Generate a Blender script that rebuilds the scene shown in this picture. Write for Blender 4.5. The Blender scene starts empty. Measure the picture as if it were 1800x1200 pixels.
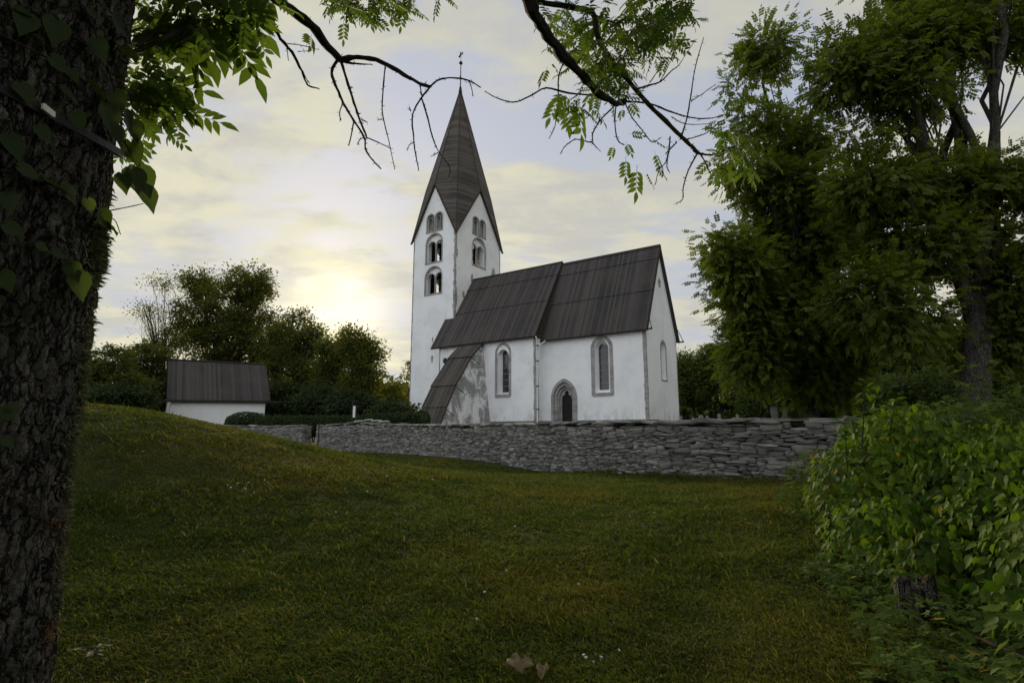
import bpy, bmesh, math, random
import numpy as np
from mathutils import Vector, Matrix
from mathutils.geometry import delaunay_2d_cdt

S = bpy.context.scene
C = S.collection
R = math.radians
random.seed(7)
rng = np.random.default_rng(7)

# ------------------------------------------------------------------ camera, sky, sun, exposure
F, EYE = 983.0, 1.5                       # focal length in pixels of an 1800 px wide frame
PITCH = math.atan(165 / F)
cp, sp_ = math.cos(PITCH), math.sin(PITCH)
cam = bpy.data.objects.new('camera', bpy.data.cameras.new('camera'))
C.objects.link(cam)
cam.location = (0, 0, EYE)
cam.rotation_euler = (R(90) + PITCH, 0, 0)
cam.data.sensor_width = 36
cam.data.lens = F / 1800 * 36
cam.data.clip_start = 0.05
cam.data.clip_end = 3000
S.camera = cam

SUN_AZ, SUN_EL = R(-19.0), R(15.0)        # azimuth from +Y, clockwise positive
sun_dir = Vector((math.sin(SUN_AZ) * math.cos(SUN_EL), math.cos(SUN_AZ) * math.cos(SUN_EL), math.sin(SUN_EL)))
sl = bpy.data.lights.new('sun', 'SUN')
sl.energy = 3.2
sl.angle = R(8)
sl.color = (1.0, 0.80, 0.50)
so = bpy.data.objects.new('sun', sl)
C.objects.link(so)
so.rotation_euler = sun_dir.to_track_quat('Z', 'Y').to_euler()
so.location = (-20, 60, 40)

S.view_settings.view_transform = 'Standard'
S.view_settings.look = 'None'
S.view_settings.exposure = 0.0
S.view_settings.gamma = 1.0
S.cycles.use_denoising = True
S.cycles.max_bounces = 7
S.cycles.transparent_max_bounces = 8
S.cycles.sample_clamp_indirect = 6.0


class NT:
    """small helper for node graphs"""
    def __init__(s, tree):
        s.t = tree
    def n(s, typ, **kw):
        nd = s.t.nodes.new(typ)
        for k, v in kw.items():
            if k == 'inp':
                for a, b in v.items():
                    if isinstance(b, bpy.types.NodeSocket):
                        s.t.links.new(b, nd.inputs[a])
                    else:
                        nd.inputs[a].default_value = b
            else:
                setattr(nd, k, v)
        return nd
    def math(s, op, a, b=0.0, clamp=False):
        nd = s.n('ShaderNodeMath', operation=op, use_clamp=clamp, inp={0: a, 1: b})
        return nd.outputs[0]
    def mix(s, f, a, b, typ='MIX'):
        nd = s.n('ShaderNodeMix', data_type='RGBA', blend_type=typ)
        for i, v in ((0, f), (6, a), (7, b)):
            if isinstance(v, bpy.types.NodeSocket):
                s.t.links.new(v, nd.inputs[i])
            else:
                nd.inputs[i].default_value = v if i == 0 else (v + (1,) if len(v) == 3 else v)
        return nd.outputs[2]
    def maprange(s, v, a, b, c=0.0, d=1.0, smooth=True):
        nd = s.n('ShaderNodeMapRange', interpolation_type='SMOOTHSTEP' if smooth else 'LINEAR',
                 inp={0: v, 1: a, 2: b, 3: c, 4: d})
        return nd.outputs[0]
    def noise(s, vec, scale, detail=4.0, rough=0.55, dist=0.0):
        nd = s.n('ShaderNodeTexNoise', inp={'Vector': vec, 'Scale': scale, 'Detail': detail, 'Roughness': rough, 'Distortion': dist})
        return nd.outputs[0]
    def map(s, vec, scale=(1, 1, 1), loc=(0, 0, 0), rot=(0, 0, 0)):
        return s.n('ShaderNodeMapping', inp={'Vector': vec, 'Scale': scale, 'Location': loc, 'Rotation': rot}).outputs[0]
    def dot(s, a, b):
        return s.n('ShaderNodeVectorMath', operation='DOT_PRODUCT', inp={0: a, 1: b}).outputs['Value']


world = bpy.data.worlds.new('World')
S.world = world
world.use_nodes = True
wt = world.node_tree
wt.nodes.clear()
w = NT(wt)
tc = w.n('ShaderNodeTexCoord').outputs['Generated']
sky = w.n('ShaderNodeTexSky', sky_type='NISHITA', sun_disc=False, sun_elevation=SUN_EL, sun_rotation=SUN_AZ, air_density=1.0, dust_density=1.5)
sep = w.n('ShaderNodeSeparateXYZ', inp={0: tc})
zc = w.math('MAXIMUM', sep.outputs[2], 0.0)
den = w.math('ADD', zc, 0.22)
cx = w.math('DIVIDE', sep.outputs[0], den)
cy = w.math('DIVIDE', sep.outputs[1], den)
cv = w.n('ShaderNodeCombineXYZ', inp={0: cx, 1: cy, 2: 0.0}).outputs[0]
cvm = w.map(cv, scale=(0.9, 1.5, 1), loc=(3.1, 1.7, 0), rot=(0, 0, R(-24)))
n1 = w.noise(cvm, 1.75, 8.0, 0.58, 0.35)
n2 = w.noise(w.map(cv, scale=(1.2, 2.6, 1), loc=(9, 4, 2), rot=(0, 0, R(-35))), 3.2, 5.0, 0.55, 0.4)
dens = w.math('ADD', w.math('MULTIPLY', n1, 0.78), w.math('MULTIPLY', n2, 0.22))
cover = w.maprange(dens, 0.42, 0.545)
glow_dir = Vector((math.sin(R(-18)) * math.cos(R(11)), math.cos(R(-18)) * math.cos(R(11)), math.sin(R(11))))
sdot = w.dot(tc, tuple(glow_dir))
glow_w = w.maprange(sdot, 0.78, 1.03)                       # broad bright cloud around the veiled sun
glow_n = w.math('POWER', w.math('MAXIMUM', sdot, 0.0), 230.0)
low = w.maprange(sep.outputs[2], 0.0, 0.75, 1.0, 0.0)
skyfar = w.mix(1.0, w.n('ShaderNodeMixRGB', blend_type='MULTIPLY', inp={0: 1.0, 1: sky.outputs[0], 2: (0.25, 0.25, 0.25, 1)}).outputs[0],
               (3.3, 3.55, 4.2), 'ADD')
gap = w.mix(low, skyfar, (4.5, 4.75, 5.3))
cloudlit = w.mix(low, (4.9, 4.85, 4.3), (6.2, 6.0, 4.7))
cloudlit = w.mix(w.math('MULTIPLY', glow_w, 0.6), cloudlit, (8.2, 7.7, 5.4))
shade = w.noise(w.map(cv, scale=(1.5, 2.6, 1), loc=(1, 7, 2), rot=(0, 0, R(-30))), 2.3, 6.0, 0.6, 0.3)
cloudlit = w.mix(w.maprange(shade, 0.38, 0.66, 0.0, 0.62), cloudlit, (4.2, 4.2, 4.4))
colr = w.mix(cover, gap, cloudlit)
gl = w.n('ShaderNodeVectorMath', operation='SCALE', inp={0: (5.0, 4.4, 2.6), 'Scale': glow_n}).outputs[0]
colr = w.mix(1.0, colr, gl, 'ADD')
# extra gain on the unseen sky behind the camera, added to brighten the church walls
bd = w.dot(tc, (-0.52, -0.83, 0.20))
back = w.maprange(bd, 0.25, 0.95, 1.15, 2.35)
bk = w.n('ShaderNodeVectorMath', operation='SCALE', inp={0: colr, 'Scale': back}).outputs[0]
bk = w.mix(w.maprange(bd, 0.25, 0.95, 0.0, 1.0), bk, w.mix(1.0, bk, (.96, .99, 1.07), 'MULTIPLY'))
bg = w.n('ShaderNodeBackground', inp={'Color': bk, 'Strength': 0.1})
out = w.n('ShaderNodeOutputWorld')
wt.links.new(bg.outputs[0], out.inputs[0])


# ------------------------------------------------------------------ helpers
def at(px, py, d):
    """world point seen at photo pixel (px, py) at a distance of d metres along +Y"""
    u, v = (px - 900) / F, (600 - py) / F
    x, y, z = u, cp - v * sp_, sp_ + v * cp
    return Vector((x / y * d, d, EYE + z / y * d))


def sstep(a, b, x):
    t = np.clip((x - a) / (b - a), 0, 1)
    return t * t * (3 - 2 * t)


def _hash(ix, iy, seed):
    h = (ix.astype(np.int64) * 374761393 + iy.astype(np.int64) * 668265263 + seed * 1442695041) & 0xffffffff
    h = ((h ^ (h >> 13)) * 1274126177) & 0xffffffff
    return ((h ^ (h >> 16)) & 0xffffff) / float(0xffffff)


def vnoise(x, y, seed=0):
    x, y = np.asarray(x, float), np.asarray(y, float)
    ix, iy = np.floor(x), np.floor(y)
    fx, fy = x - ix, y - iy
    fx, fy = fx * fx * (3 - 2 * fx), fy * fy * (3 - 2 * fy)
    a, b = _hash(ix, iy, seed), _hash(ix + 1, iy, seed)
    c, d = _hash(ix, iy + 1, seed), _hash(ix + 1, iy + 1, seed)
    return (a * (1 - fx) + b * fx) * (1 - fy) + (c * (1 - fx) + d * fx) * fy


def fbm(x, y, seed=0, o=4):
    s, a, t = 0, 0.5, 0
    for i in range(o):
        s = s + a * vnoise(x * 2 ** i, y * 2 ** i, seed + i)
        t += a
        a *= 0.5
    return s / t


def cells(x, y, seed=0):
    ix, iy = np.floor(x), np.floor(y)
    f1 = np.full(np.shape(x), 9.0)
    f2 = np.full(np.shape(x), 9.0)
    cid = np.zeros(np.shape(x))
    for i in (-1, 0, 1):
        for j in (-1, 0, 1):
            cx_, cy_ = ix + i, iy + j
            d = np.hypot(cx_ + _hash(cx_, cy_, seed) - x, cy_ + _hash(cx_, cy_, seed + 5) - y)
            new = d < f1
            f2 = np.where(new, f1, np.minimum(f2, d))
            cid = np.where(new, _hash(cx_, cy_, seed + 9), cid)
            f1 = np.where(new, d, f1)
    return f1, f2, cid


def terrain(x, y):
    x, y = np.asarray(x, float), np.asarray(y, float)
    q = .774 * (x - 7) + .633 * (y - 12.5)
    z = .55 * sstep(-14, -2, q) + 2.1 * sstep(1, 24, q)
    A, mx, my, sa, sb, r = 2.045, -8.137, 9.544, 3.368, 4.24, -.4438
    a = (x - mx) * math.cos(r) + (y - my) * math.sin(r)
    b = -(x - mx) * math.sin(r) + (y - my) * math.cos(r)
    z = z + A * np.exp(-.5 * ((a / sa) ** 2 + (b / sb) ** 2))
    a = (x + 3.9) * .85 - (y - 13.0) * .53
    b = (x + 3.9) * .53 + (y - 13.0) * .85
    z = z + .05 * np.exp(-.5 * ((a / 2.4) ** 2 + (b / 1.5) ** 2))
    z = z - .34 * np.exp(-.5 * (((x + 1.2) / 3.6) ** 2 + ((y - 18.6) / 2.6) ** 2)) - .12 * np.exp(-.5 * (((x - 2.5) / 2.5) ** 2 + ((y - 13.0) / 1.6) ** 2))
    near = np.exp(-np.hypot(x, y) / 40)
    z = z + (fbm(x * .9, y * .9, 3, 3) - .5) * .09 * near
    return z


def th(x, y):
    return float(terrain(np.array([x]), np.array([y]))[0])


def tag(o, label=None, cat=None, group=None, kind=None):
    if label: o['label'] = label
    if cat: o['category'] = cat
    if group: o['group'] = group
    if kind: o['kind'] = kind
    return o


def empty(name, loc=(0, 0, 0), rz=0.0):
    o = bpy.data.objects.new(name, None)
    C.objects.link(o)
    o.location = loc
    o.rotation_euler = (0, 0, rz)
    o.empty_display_size = 0.2
    return o


def link(name, me, m, parent=None, smooth=False):
    o = bpy.data.objects.new(name, me)
    C.objects.link(o)
    if m: me.materials.append(m)
    if smooth:
        me.polygons.foreach_set('use_smooth', [True] * len(me.polygons))
    if parent is not None:
        o.parent = parent
        ploc = parent
    return o


class MB:
    def __init__(s):
        s.v, s.f = [], []
    def add(s, vs, fs):
        b = len(s.v)
        s.v.extend([tuple(p) for p in vs])
        s.f.extend([tuple(i + b for i in f) for f in fs])
    def box(s, a, b, M=None):
        x0, y0, z0 = a
        x1, y1, z1 = b
        vs = [Vector(p) for p in ((x0, y0, z0), (x1, y0, z0), (x1, y1, z0), (x0, y1, z0), (x0, y0, z1), (x1, y0, z1), (x1, y1, z1), (x0, y1, z1))]
        if M is not None: vs = [M @ p for p in vs]
        s.add(vs, [(0, 3, 2, 1), (4, 5, 6, 7), (0, 1, 5, 4), (1, 2, 6, 5), (2, 3, 7, 6), (3, 0, 4, 7)])
    def hexa(s, p):
        s.add(p, [(0, 3, 2, 1), (4, 5, 6, 7), (0, 1, 5, 4), (1, 2, 6, 5), (2, 3, 7, 6), (3, 0, 4, 7)])
    def prism(s, poly, fn, d0, d1):
        """poly: 2-D outline; fn(a, b, d) -> 3-D"""
        n = len(poly)
        s.add([fn(a, b, d0) for a, b in poly] + [fn(a, b, d1) for a, b in poly],
              [tuple(range(n)), tuple(range(2 * n - 1, n - 1, -1))] + [(i, i + n, (i + 1) % n + n, (i + 1) % n) for i in range(n)])
    def tube(s, pts, rad, seg=6, cap=True):
        pts = [Vector(p) for p in pts]
        n = len(pts)
        b = len(s.v)
        up = None
        for i, p in enumerate(pts):
            t = (pts[min(i + 1, n - 1)] - pts[max(i - 1, 0)])
            t = t.normalized() if t.length > 1e-9 else Vector((0, 0, 1))
            if up is None:
                up = t.orthogonal().normalized()
            up = (up - t * up.dot(t))
            up = up.normalized() if up.length > 1e-6 else t.orthogonal().normalized()
            side = t.cross(up)
            r = rad[i] if hasattr(rad, '__len__') else rad
            for k in range(seg):
                a = 2 * math.pi * k / seg
                s.v.append(tuple(p + (up * math.cos(a) + side * math.sin(a)) * r))
        for i in range(n - 1):
            for k in range(seg):
                k2 = (k + 1) % seg
                s.f.append((b + i * seg + k, b + i * seg + k2, b + (i + 1) * seg + k2, b + (i + 1) * seg + k))
        if cap:
            s.f.append(tuple(b + k for k in range(seg - 1, -1, -1)))
            s.f.append(tuple(b + (n - 1) * seg + k for k in range(seg)))
    def build(s, name, m, parent=None, smooth=False, fix=True):
        me = bpy.data.meshes.new(name)
        me.from_pydata(s.v, [], s.f)
        me.update()
        if fix:
            bm = bmesh.new(); bm.from_mesh(me)
            bmesh.ops.recalc_face_normals(bm, faces=bm.faces)
            bm.to_mesh(me); bm.free()
        return link(name, me, m, parent, smooth)


def np_mesh(name, V, faces_flat, nper, m, parent=None, smooth=False):
    """fast mesh: V (n,3), faces_flat int array, nper = loops per face (int or array)"""
    me = bpy.data.meshes.new(name)
    nf = len(faces_flat) // nper if isinstance(nper, int) else len(nper)
    tot = np.full(nf, nper, np.int32) if isinstance(nper, int) else np.asarray(nper, np.int32)
    me.vertices.add(len(V))
    me.vertices.foreach_set('co', np.asarray(V, np.float32).ravel())
    me.loops.add(len(faces_flat))
    me.loops.foreach_set('vertex_index', np.asarray(faces_flat, np.int32))
    me.polygons.add(nf)
    me.polygons.foreach_set('loop_start', np.concatenate([[0], np.cumsum(tot)[:-1]]).astype(np.int32))
    me.polygons.foreach_set('loop_total', tot)
    if smooth: me.polygons.foreach_set('use_smooth', np.ones(nf, bool))
    me.update(calc_edges=True)
    return link(name, me, m, parent)


def arch(cx_, half, z0, zs, zt, n=10):
    """outline of an opening, counter-clockwise from the lower left; round or pointed head"""
    h = zt - zs
    c = max(0.0, (h * h - half * half) / (2 * half))
    r = half + c
    a1 = math.asin(min(1, h / r))
    right = [(cx_ - c + r * math.cos(a1 * i / n), zs + r * math.sin(a1 * i / n)) for i in range(n + 1)]
    if c == 0: right = [(cx_ + half * math.cos(math.pi / 2 * i / n), zs + h * math.sin(math.pi / 2 * i / n)) for i in range(n + 1)]
    left = [(2 * cx_ - x, z) for x, z in reversed(right[:-1])]
    return [(cx_ - half, z0), (cx_ + half, z0)] + right + left


def panel(mb, outline, holes, fn, d0, d1):
    """a slab with holes between depths d0 and d1; fn(a, b, d) -> 3-D"""
    loops = [outline] + holes
    pts, edges = [], []
    for lp in loops:
        b = len(pts)
        pts += [Vector(p) for p in lp]
        edges += [(b + i, b + (i + 1) % len(lp)) for i in range(len(lp))]
    vs, _, fs, _, _, _ = delaunay_2d_cdt(pts, edges, [], 0, 1e-6)
    def inside(p, lp):
        c = False
        for i in range(len(lp)):
            (x0, y0), (x1, y1) = lp[i], lp[(i + 1) % len(lp)]
            if (y0 > p[1]) != (y1 > p[1]) and p[0] < (x1 - x0) * (p[1] - y0) / (y1 - y0) + x0: c = not c
        return c
    keep = []
    for f in fs:
        c = sum((vs[i] for i in f), Vector((0, 0))) / len(f)
        if inside(c, outline) and not any(inside(c, h) for h in holes): keep.append(tuple(f))
    n = len(vs)
    mb.add([fn(p[0], p[1], d0) for p in vs] + [fn(p[0], p[1], d1) for p in vs],
           keep + [tuple(i + n for i in reversed(f)) for f in keep])
    for lp in loops:
        b = len(mb.v)
        m_ = len(lp)
        mb.v.extend([tuple(fn(p[0], p[1], d0)) for p in lp] + [tuple(fn(p[0], p[1], d1)) for p in lp])
        mb.f.extend([(b + i, b + (i + 1) % m_, b + (i + 1) % m_ + m_, b + i + m_) for i in range(m_)])


def loft(mb, loopa, loopb, fn, da, db, closed=True):
    n = len(loopa)
    mb.add([fn(a, b, da) for a, b in loopa] + [fn(a, b, db) for a, b in loopb],
           [(i, (i + 1) % n, (i + 1) % n + n, i + n) for i in range(n if closed else n - 1)])


# ------------------------------------------------------------------ materials
def material(name, fn, rough=0.9, spec=0.2, bump=None):
    m = bpy.data.materials.new(name)
    m.use_nodes = True
    t = m.node_tree
    t.nodes.clear()
    k = NT(t)
    co = k.n('ShaderNodeTexCoord').outputs['Object']
    p = k.n('ShaderNodeBsdfPrincipled', inp={'Roughness': rough, 'Specular IOR Level': spec})
    col = fn(k, co)
    if isinstance(col, tuple) and len(col) == 2 and not isinstance(col[0], float):
        col, h = col
        b = k.n('ShaderNodeBump', inp={'Height': h, 'Strength': bump[0] if bump else .5, 'Distance': bump[1] if bump else .02})
        t.links.new(b.outputs[0], p.inputs['Normal'])
    if isinstance(col, bpy.types.NodeSocket): t.links.new(col, p.inputs['Base Color'])
    else: p.inputs['Base Color'].default_value = col + (1,)
    o = k.n('ShaderNodeOutputMaterial')
    t.links.new(p.outputs[0], o.inputs[0])
    return m


def flat(name, col, rough=.8, var=.25, scale=3.0, spec=.2, metal=0):
    def fn(k, co):
        n = k.noise(co, scale, 5.0, .6)
        a = tuple(c * (1 - var) for c in col)
        b = tuple(min(1, c * (1 + var)) for c in col)
        return k.mix(k.maprange(n, .3, .7), a, b), n
    m = material(name, fn, rough, spec, (.25, .01))
    if metal: [n for n in m.node_tree.nodes if n.type == 'BSDF_PRINCIPLED'][0].inputs['Metallic'].default_value = metal
    return m


def leafmat(name, dark, light, transl=.4, tcol=None, rough=.6, spec=.15, dry=0.0):
    m = bpy.data.materials.new(name)
    m.use_nodes = True
    t = m.node_tree
    t.nodes.clear()
    k = NT(t)
    co = k.n('ShaderNodeTexCoord').outputs['Object']
    g = k.n('ShaderNodeNewGeometry')
    col = k.mix(g.outputs['Random Per Island'], dark, light)
    big = k.noise(co, .9, 3.0)
    col = k.mix(k.maprange(big, .35, .7, 0, .55), col, tuple(c * 1.35 for c in light))
    if dry:
        yel = k.maprange(g.outputs['Random Per Island'], 1 - dry, 1 - dry + .004, 0, 1)
        col = k.mix(yel, col, (.30, .20, .03))
    p = k.n('ShaderNodeBsdfPrincipled', inp={'Base Color': col, 'Roughness': rough, 'Specular IOR Level': spec})
    tcn = k.mix(1.0, col, tcol or (2.6, 2.5, .9), 'MULTIPLY')
    tr = k.n('ShaderNodeBsdfTranslucent', inp={'Color': tcn})
    mx = k.n('ShaderNodeMixShader', inp={0: transl, 1: p.outputs[0], 2: tr.outputs[0]})
    o = k.n('ShaderNodeOutputMaterial')
    t.links.new(mx.outputs[0], o.inputs[0])
    return m


def plaster_fn(k, co):
    big = k.noise(co, .45, 6.0, .62)
    sm = k.noise(co, 4.5, 6.0, .65)
    fine = k.noise(co, 22.0, 4.0, .6)
    col = k.mix(k.maprange(big, .42, .66, 0, .6), (.85, .86, .87), (.70, .71, .72))
    streak = k.noise(k.map(co, scale=(1.6, 1.6, .35)), 2.2, 7.0, .7)
    msk = k.math('MULTIPLY', k.maprange(streak, .55, .72), k.maprange(sm, .42, .62))
    col = k.mix(k.math('MULTIPLY', msk, .65), col, (.42, .42, .41))
    zz = k.n('ShaderNodeSeparateXYZ', inp={0: co}).outputs[2]
    damp = k.math('MULTIPLY', k.maprange(zz, 1.6, .0), k.maprange(k.noise(k.map(co, scale=(1, 1, .5)), 1.4, 6.0, .7), .42, .62))
    col = k.mix(k.math('MULTIPLY', damp, .55), col, (.45, .45, .42))
    # lime wash gone where small stones show through
    d = k.math('MULTIPLY', k.maprange(k.noise(co, 1.1, 3.0), .60, .70), k.maprange(k.noise(k.map(co, scale=(1, 1, 2.6)), 5.0, 4.0, .7), .56, .62))
    col = k.mix(k.math('MULTIPLY', d, .7), col, (.33, .32, .31))
    h = k.math('ADD', k.math('MULTIPLY', sm, 1.0), k.math('MULTIPLY', fine, .3))
    return col, h


def worn_fn(k, co):
    a = k.noise(k.map(co, scale=(1, 1, .7)), .75, 8.0, .68, .6)
    b = k.noise(k.map(co, scale=(1, 1, 2.5)), 3.2, 7.0, .75)
    low = k.math('ADD', a, k.math('MULTIPLY', b, .28))
    msk = k.maprange(low, .555, .70)
    col = k.mix(msk, (.74, .75, .75), (.27, .265, .26))
    return col, b


def stone_fn(k, co):
    n = k.noise(co, 1.6, 6.0, .65)
    f = k.noise(co, 14.0, 5.0, .6)
    blk = k.noise(k.map(co, scale=(.1, .1, 2.4)), 1.3, 0.0)
    col = k.mix(k.maprange(n, .3, .7), (.20, .195, .19), (.34, .335, .32))
    col = k.mix(k.maprange(blk, .4, .6, 0, .4), col, (.42, .41, .39))
    return col, f


def board_fn(axis, w1=.17, base=((.032, .028, .027), (.080, .071, .067)), w2=1.0):
    def fn(k, co):
        s = k.n('ShaderNodeSeparateXYZ', inp={0: co})
        a = s.outputs['XYZ'.index(axis)]
        q = k.math('DIVIDE', a, w1)
        fl = k.math('FLOOR', q)
        fr = k.math('FRACT', q)
        rnd = k.n('ShaderNodeTexWhiteNoise', noise_dimensions='1D', inp={'W': fl}).outputs[0]
        grain_s = {'X': (14, .6, .6), 'Y': (.6, 14, .6), 'Z': (.7, .7, 16)}[axis]
        gr = k.noise(k.map(co, scale=grain_s), 1.5, 6.0, .7)
        pat = k.noise(co, .5, 4.0, .6)
        f = k.math('ADD', k.math('MULTIPLY', rnd, .55), k.math('MULTIPLY', gr, .5))
        col = k.mix(k.maprange(f, .2, .95), base[0], base[1])
        col = k.mix(k.maprange(pat, .4, .7, 0, .45), col, (base[1][0] * 1.0, base[1][1] * .90, base[1][2] * .80))
        edge = k.math('MINIMUM', k.maprange(fr, 0, .08), k.maprange(fr, .92, 1.0, 1, 0))
        h = k.math('ADD', k.math('MULTIPLY', edge, 1.0), k.math('MULTIPLY', gr, .25))
        return col, h
    return fn


M = {}
M['plaster'] = material('plaster', plaster_fn, .92, .1, (.35, .02))
M['worn'] = material('worn_plaster', worn_fn, .95, .1, (.5, .03))
M['stone'] = material('dressed_stone', stone_fn, .9, .15, (.4, .01))
M['board_x'] = material('roof_boards', board_fn('X', .19), .72, .3, (.7, .02))
M['board_but'] = material('weathered_boards', board_fn('X', .16, ((.034, .029, .025), (.095, .083, .071))), .75, .3, (.7, .02))
M['board_z'] = material('spire_boards', board_fn('Z', .21, ((.040, .035, .031), (.115, .102, .090))), .75, .3, (.8, .025))
M['gable_wood'] = flat('gable_wood', (.05, .038, .03), .8, .3, 4)
M['dark_wood'] = flat('dark_wood', (.030, .026, .023), .75, .3, 5)
M['door'] = flat('door_wood', (.016, .011, .010), .6, .35, 5)
M['glass'] = flat('window_glass', (.03, .035, .035), .12, .4, 2, spec=.6)
M['lead'] = flat('lead_bar', (.22, .23, .23), .5, .2, 8)
M['white_metal'] = flat('white_paint', (.72, .73, .74), .4, .08, 6, spec=.4)
M['iron'] = flat('black_iron', (.018, .018, .018), .5, .2, 9)
M['sign'] = flat('sign_white', (.75, .76, .76), .5, .05, 6)
M['grave'] = flat('grave_stone', (.19, .19, .19), .85, .35, 3)
M['slab'] = flat('pale_slab', (.42, .42, .38), .85, .25, 5)
M['bare'] = flat('bare_render', (.30, .295, .28), .95, .25, 5)
M['plinth'] = flat('plinth_stone', (.16, .155, .15), .9, .3, 4)
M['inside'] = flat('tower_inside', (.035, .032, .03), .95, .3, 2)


def rubble_fn(k, co):
    g = k.n('ShaderNodeNewGeometry')
    r = g.outputs['Random Per Island']
    n = k.noise(co, 5.0, 7.0, .7)
    f = k.noise(k.map(co, scale=(1, 1, 3)), 16.0, 6.0, .7)
    col = k.mix(r, (.095, .092, .086), (.36, .35, .325))
    col = k.mix(k.maprange(n, .35, .7, 0, .6), col, (.17, .165, .155))
    lich = k.math('MULTIPLY', k.maprange(f, .60, .70), k.maprange(n, .5, .6))
    col = k.mix(k.math('MULTIPLY', lich, .6), col, (.50, .50, .47))
    return col, f
M['rubble'] = material('limestone_rubble', rubble_fn, .92, .15, (.8, .02))
M['wallcore'] = flat('wall_core', (.035, .034, .032), .95, .3, 6)  # near-black colour stands in for shade in the gaps between stones


def ground_fn(k, co):
    big = k.noise(co, .28, 5.0, .6)
    mid = k.noise(co, 1.6, 6.0, .65)
    fine = k.noise(k.map(co, scale=(1, 1, 1)), 14.0, 6.0, .75)
    col = k.mix(k.maprange(mid, .3, .7), (.022, .034, .010), (.050, .064, .017))
    col = k.mix(k.maprange(big, .46, .66, 0, .7), col, (.075, .070, .022))
    col = k.mix(k.maprange(fine, .35, .75, 0, .55), col, (.020, .020, .009))
    return col, fine
M['ground'] = material('turf', ground_fn, .95, .1, (.9, .05))


def grass_mat():
    m = bpy.data.materials.new('grass_blades')
    m.use_nodes = True
    t = m.node_tree
    t.nodes.clear()
    k = NT(t)
    co = k.n('ShaderNodeTexCoord').outputs['Object']
    r = k.n('ShaderNodeNewGeometry').outputs['Random Per Island']
    big = k.noise(co, .28, 5.0, .6)
    mid = k.noise(co, 1.6, 6.0, .65)
    col = k.mix(k.maprange(mid, .3, .7), (.034, .060, .011), (.080, .110, .021))
    col = k.mix(k.math('MULTIPLY', k.maprange(big, .46, .64), .5), col, (.15, .125, .028))
    col = k.mix(k.maprange(r, .80, .97, 0, .9), col, (.17, .14, .07))
    col = k.mix(k.maprange(r, 0, .35, .55, 0), col, (.014, .020, .007))
    p = k.n('ShaderNodeBsdfPrincipled', inp={'Base Color': col, 'Roughness': .7, 'Specular IOR Level': .06})
    tr = k.n('ShaderNodeBsdfTranslucent', inp={'Color': k.mix(1.0, col, (1.9, 1.9, .9), 'MULTIPLY')})
    mx = k.n('ShaderNodeMixShader', inp={0: .38, 1: p.outputs[0], 2: tr.outputs[0]})
    o = k.n('ShaderNodeOutputMaterial')
    t.links.new(mx.outputs[0], o.inputs[0])
    return m
M['grass'] = grass_mat()


def bark_fn(k, co):
    wob = k.n('ShaderNodeTexNoise', inp={'Vector': co, 'Scale': 9.0, 'Detail': 5.0, 'Roughness': .65}).outputs[1]
    wc = k.n('ShaderNodeVectorMath', operation='MULTIPLY_ADD', inp={0: wob, 1: (.09, .09, .16), 2: co}).outputs[0]
    v1 = k.n('ShaderNodeTexVoronoi', feature='DISTANCE_TO_EDGE', inp={'Vector': k.map(wc, scale=(1, 1, .30)), 'Scale': 30.0}).outputs[0]
    v2 = k.n('ShaderNodeTexVoronoi', feature='DISTANCE_TO_EDGE', inp={'Vector': k.map(wc, scale=(1, 1, .55)), 'Scale': 66.0}).outputs[0]
    e1 = k.maprange(v1, .0, .11)
    e2 = k.maprange(v2, .0, .12)
    n = k.noise(k.map(co, scale=(1, 1, .35)), 14.0, 8.0, .7)
    big = k.noise(co, 3.0, 5.0, .6)
    fine = k.noise(co, 90.0, 6.0, .75)
    col = k.mix(k.maprange(n, .3, .7), (.075, .069, .060), (.21, .195, .17))
    col = k.mix(k.maprange(fine, .45, .72, 0, .55), col, (.22, .215, .19))
    col = k.mix(k.math('SUBTRACT', 1.0, e1), col, (.022, .019, .016))
    orange = k.math('MULTIPLY', k.maprange(k.noise(co, 4.0, 5.0, .7), .53, .62), k.maprange(k.n('ShaderNodeSeparateXYZ', inp={0: co}).outputs[2], 1.55, 1.05))
    col = k.mix(k.math('MULTIPLY', orange, .7), col, (.17, .085, .018))
    moss = k.math('MULTIPLY', k.maprange(big, .55, .68), .5)
    col = k.mix(moss, col, (.055, .065, .028))
    h = k.math('ADD', k.math('MULTIPLY', e1, 1.0), k.math('ADD', k.math('MULTIPLY', e2, .4), k.math('MULTIPLY', fine, .35)))
    return col, k.math('ADD', h, k.math('MULTIPLY', n, .5))
M['bark'] = material('bark', bark_fn, .95, .12, (1.0, .022))
M['bark_far'] = flat('bark_dark', (.045, .038, .032), .95, .35, 6)
M['twig'] = flat('twig_bark', (.040, .033, .027), .9, .4, 14)
M['lichen'] = flat('lichen', (.20, .21, .12), .95, .3, 30)
M['ash_leaf'] = leafmat('ash_leaf', (.052, .080, .012), (.110, .145, .024), .42)
M['ash_near'] = leafmat('ash_leaf_near', (.028, .050, .012), (.050, .080, .018), .5, (2.4, 2.5, .9))
M['ash_dark'] = leafmat('ash_leaf_dark', (.046, .068, .012), (.094, .122, .022), .40)
M['oak_leaf'] = leafmat('broad_leaf', (.040, .054, .014), (.078, .094, .024), .48, (2.6, 2.3, .7))
M['wood_leaf'] = leafmat('woodland_leaf', (.030, .048, .012), (.060, .090, .020), .3)
M['fir_leaf'] = leafmat('fir_needles', (.010, .018, .010), (.018, .030, .014), .1)
M['hedge_leaf'] = leafmat('hedge_leaf', (.018, .030, .012), (.034, .052, .018), .2)
M['weed_leaf'] = leafmat('weed_leaf', (.030, .055, .012), (.055, .085, .018), .2, None, .8, .0)
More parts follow.
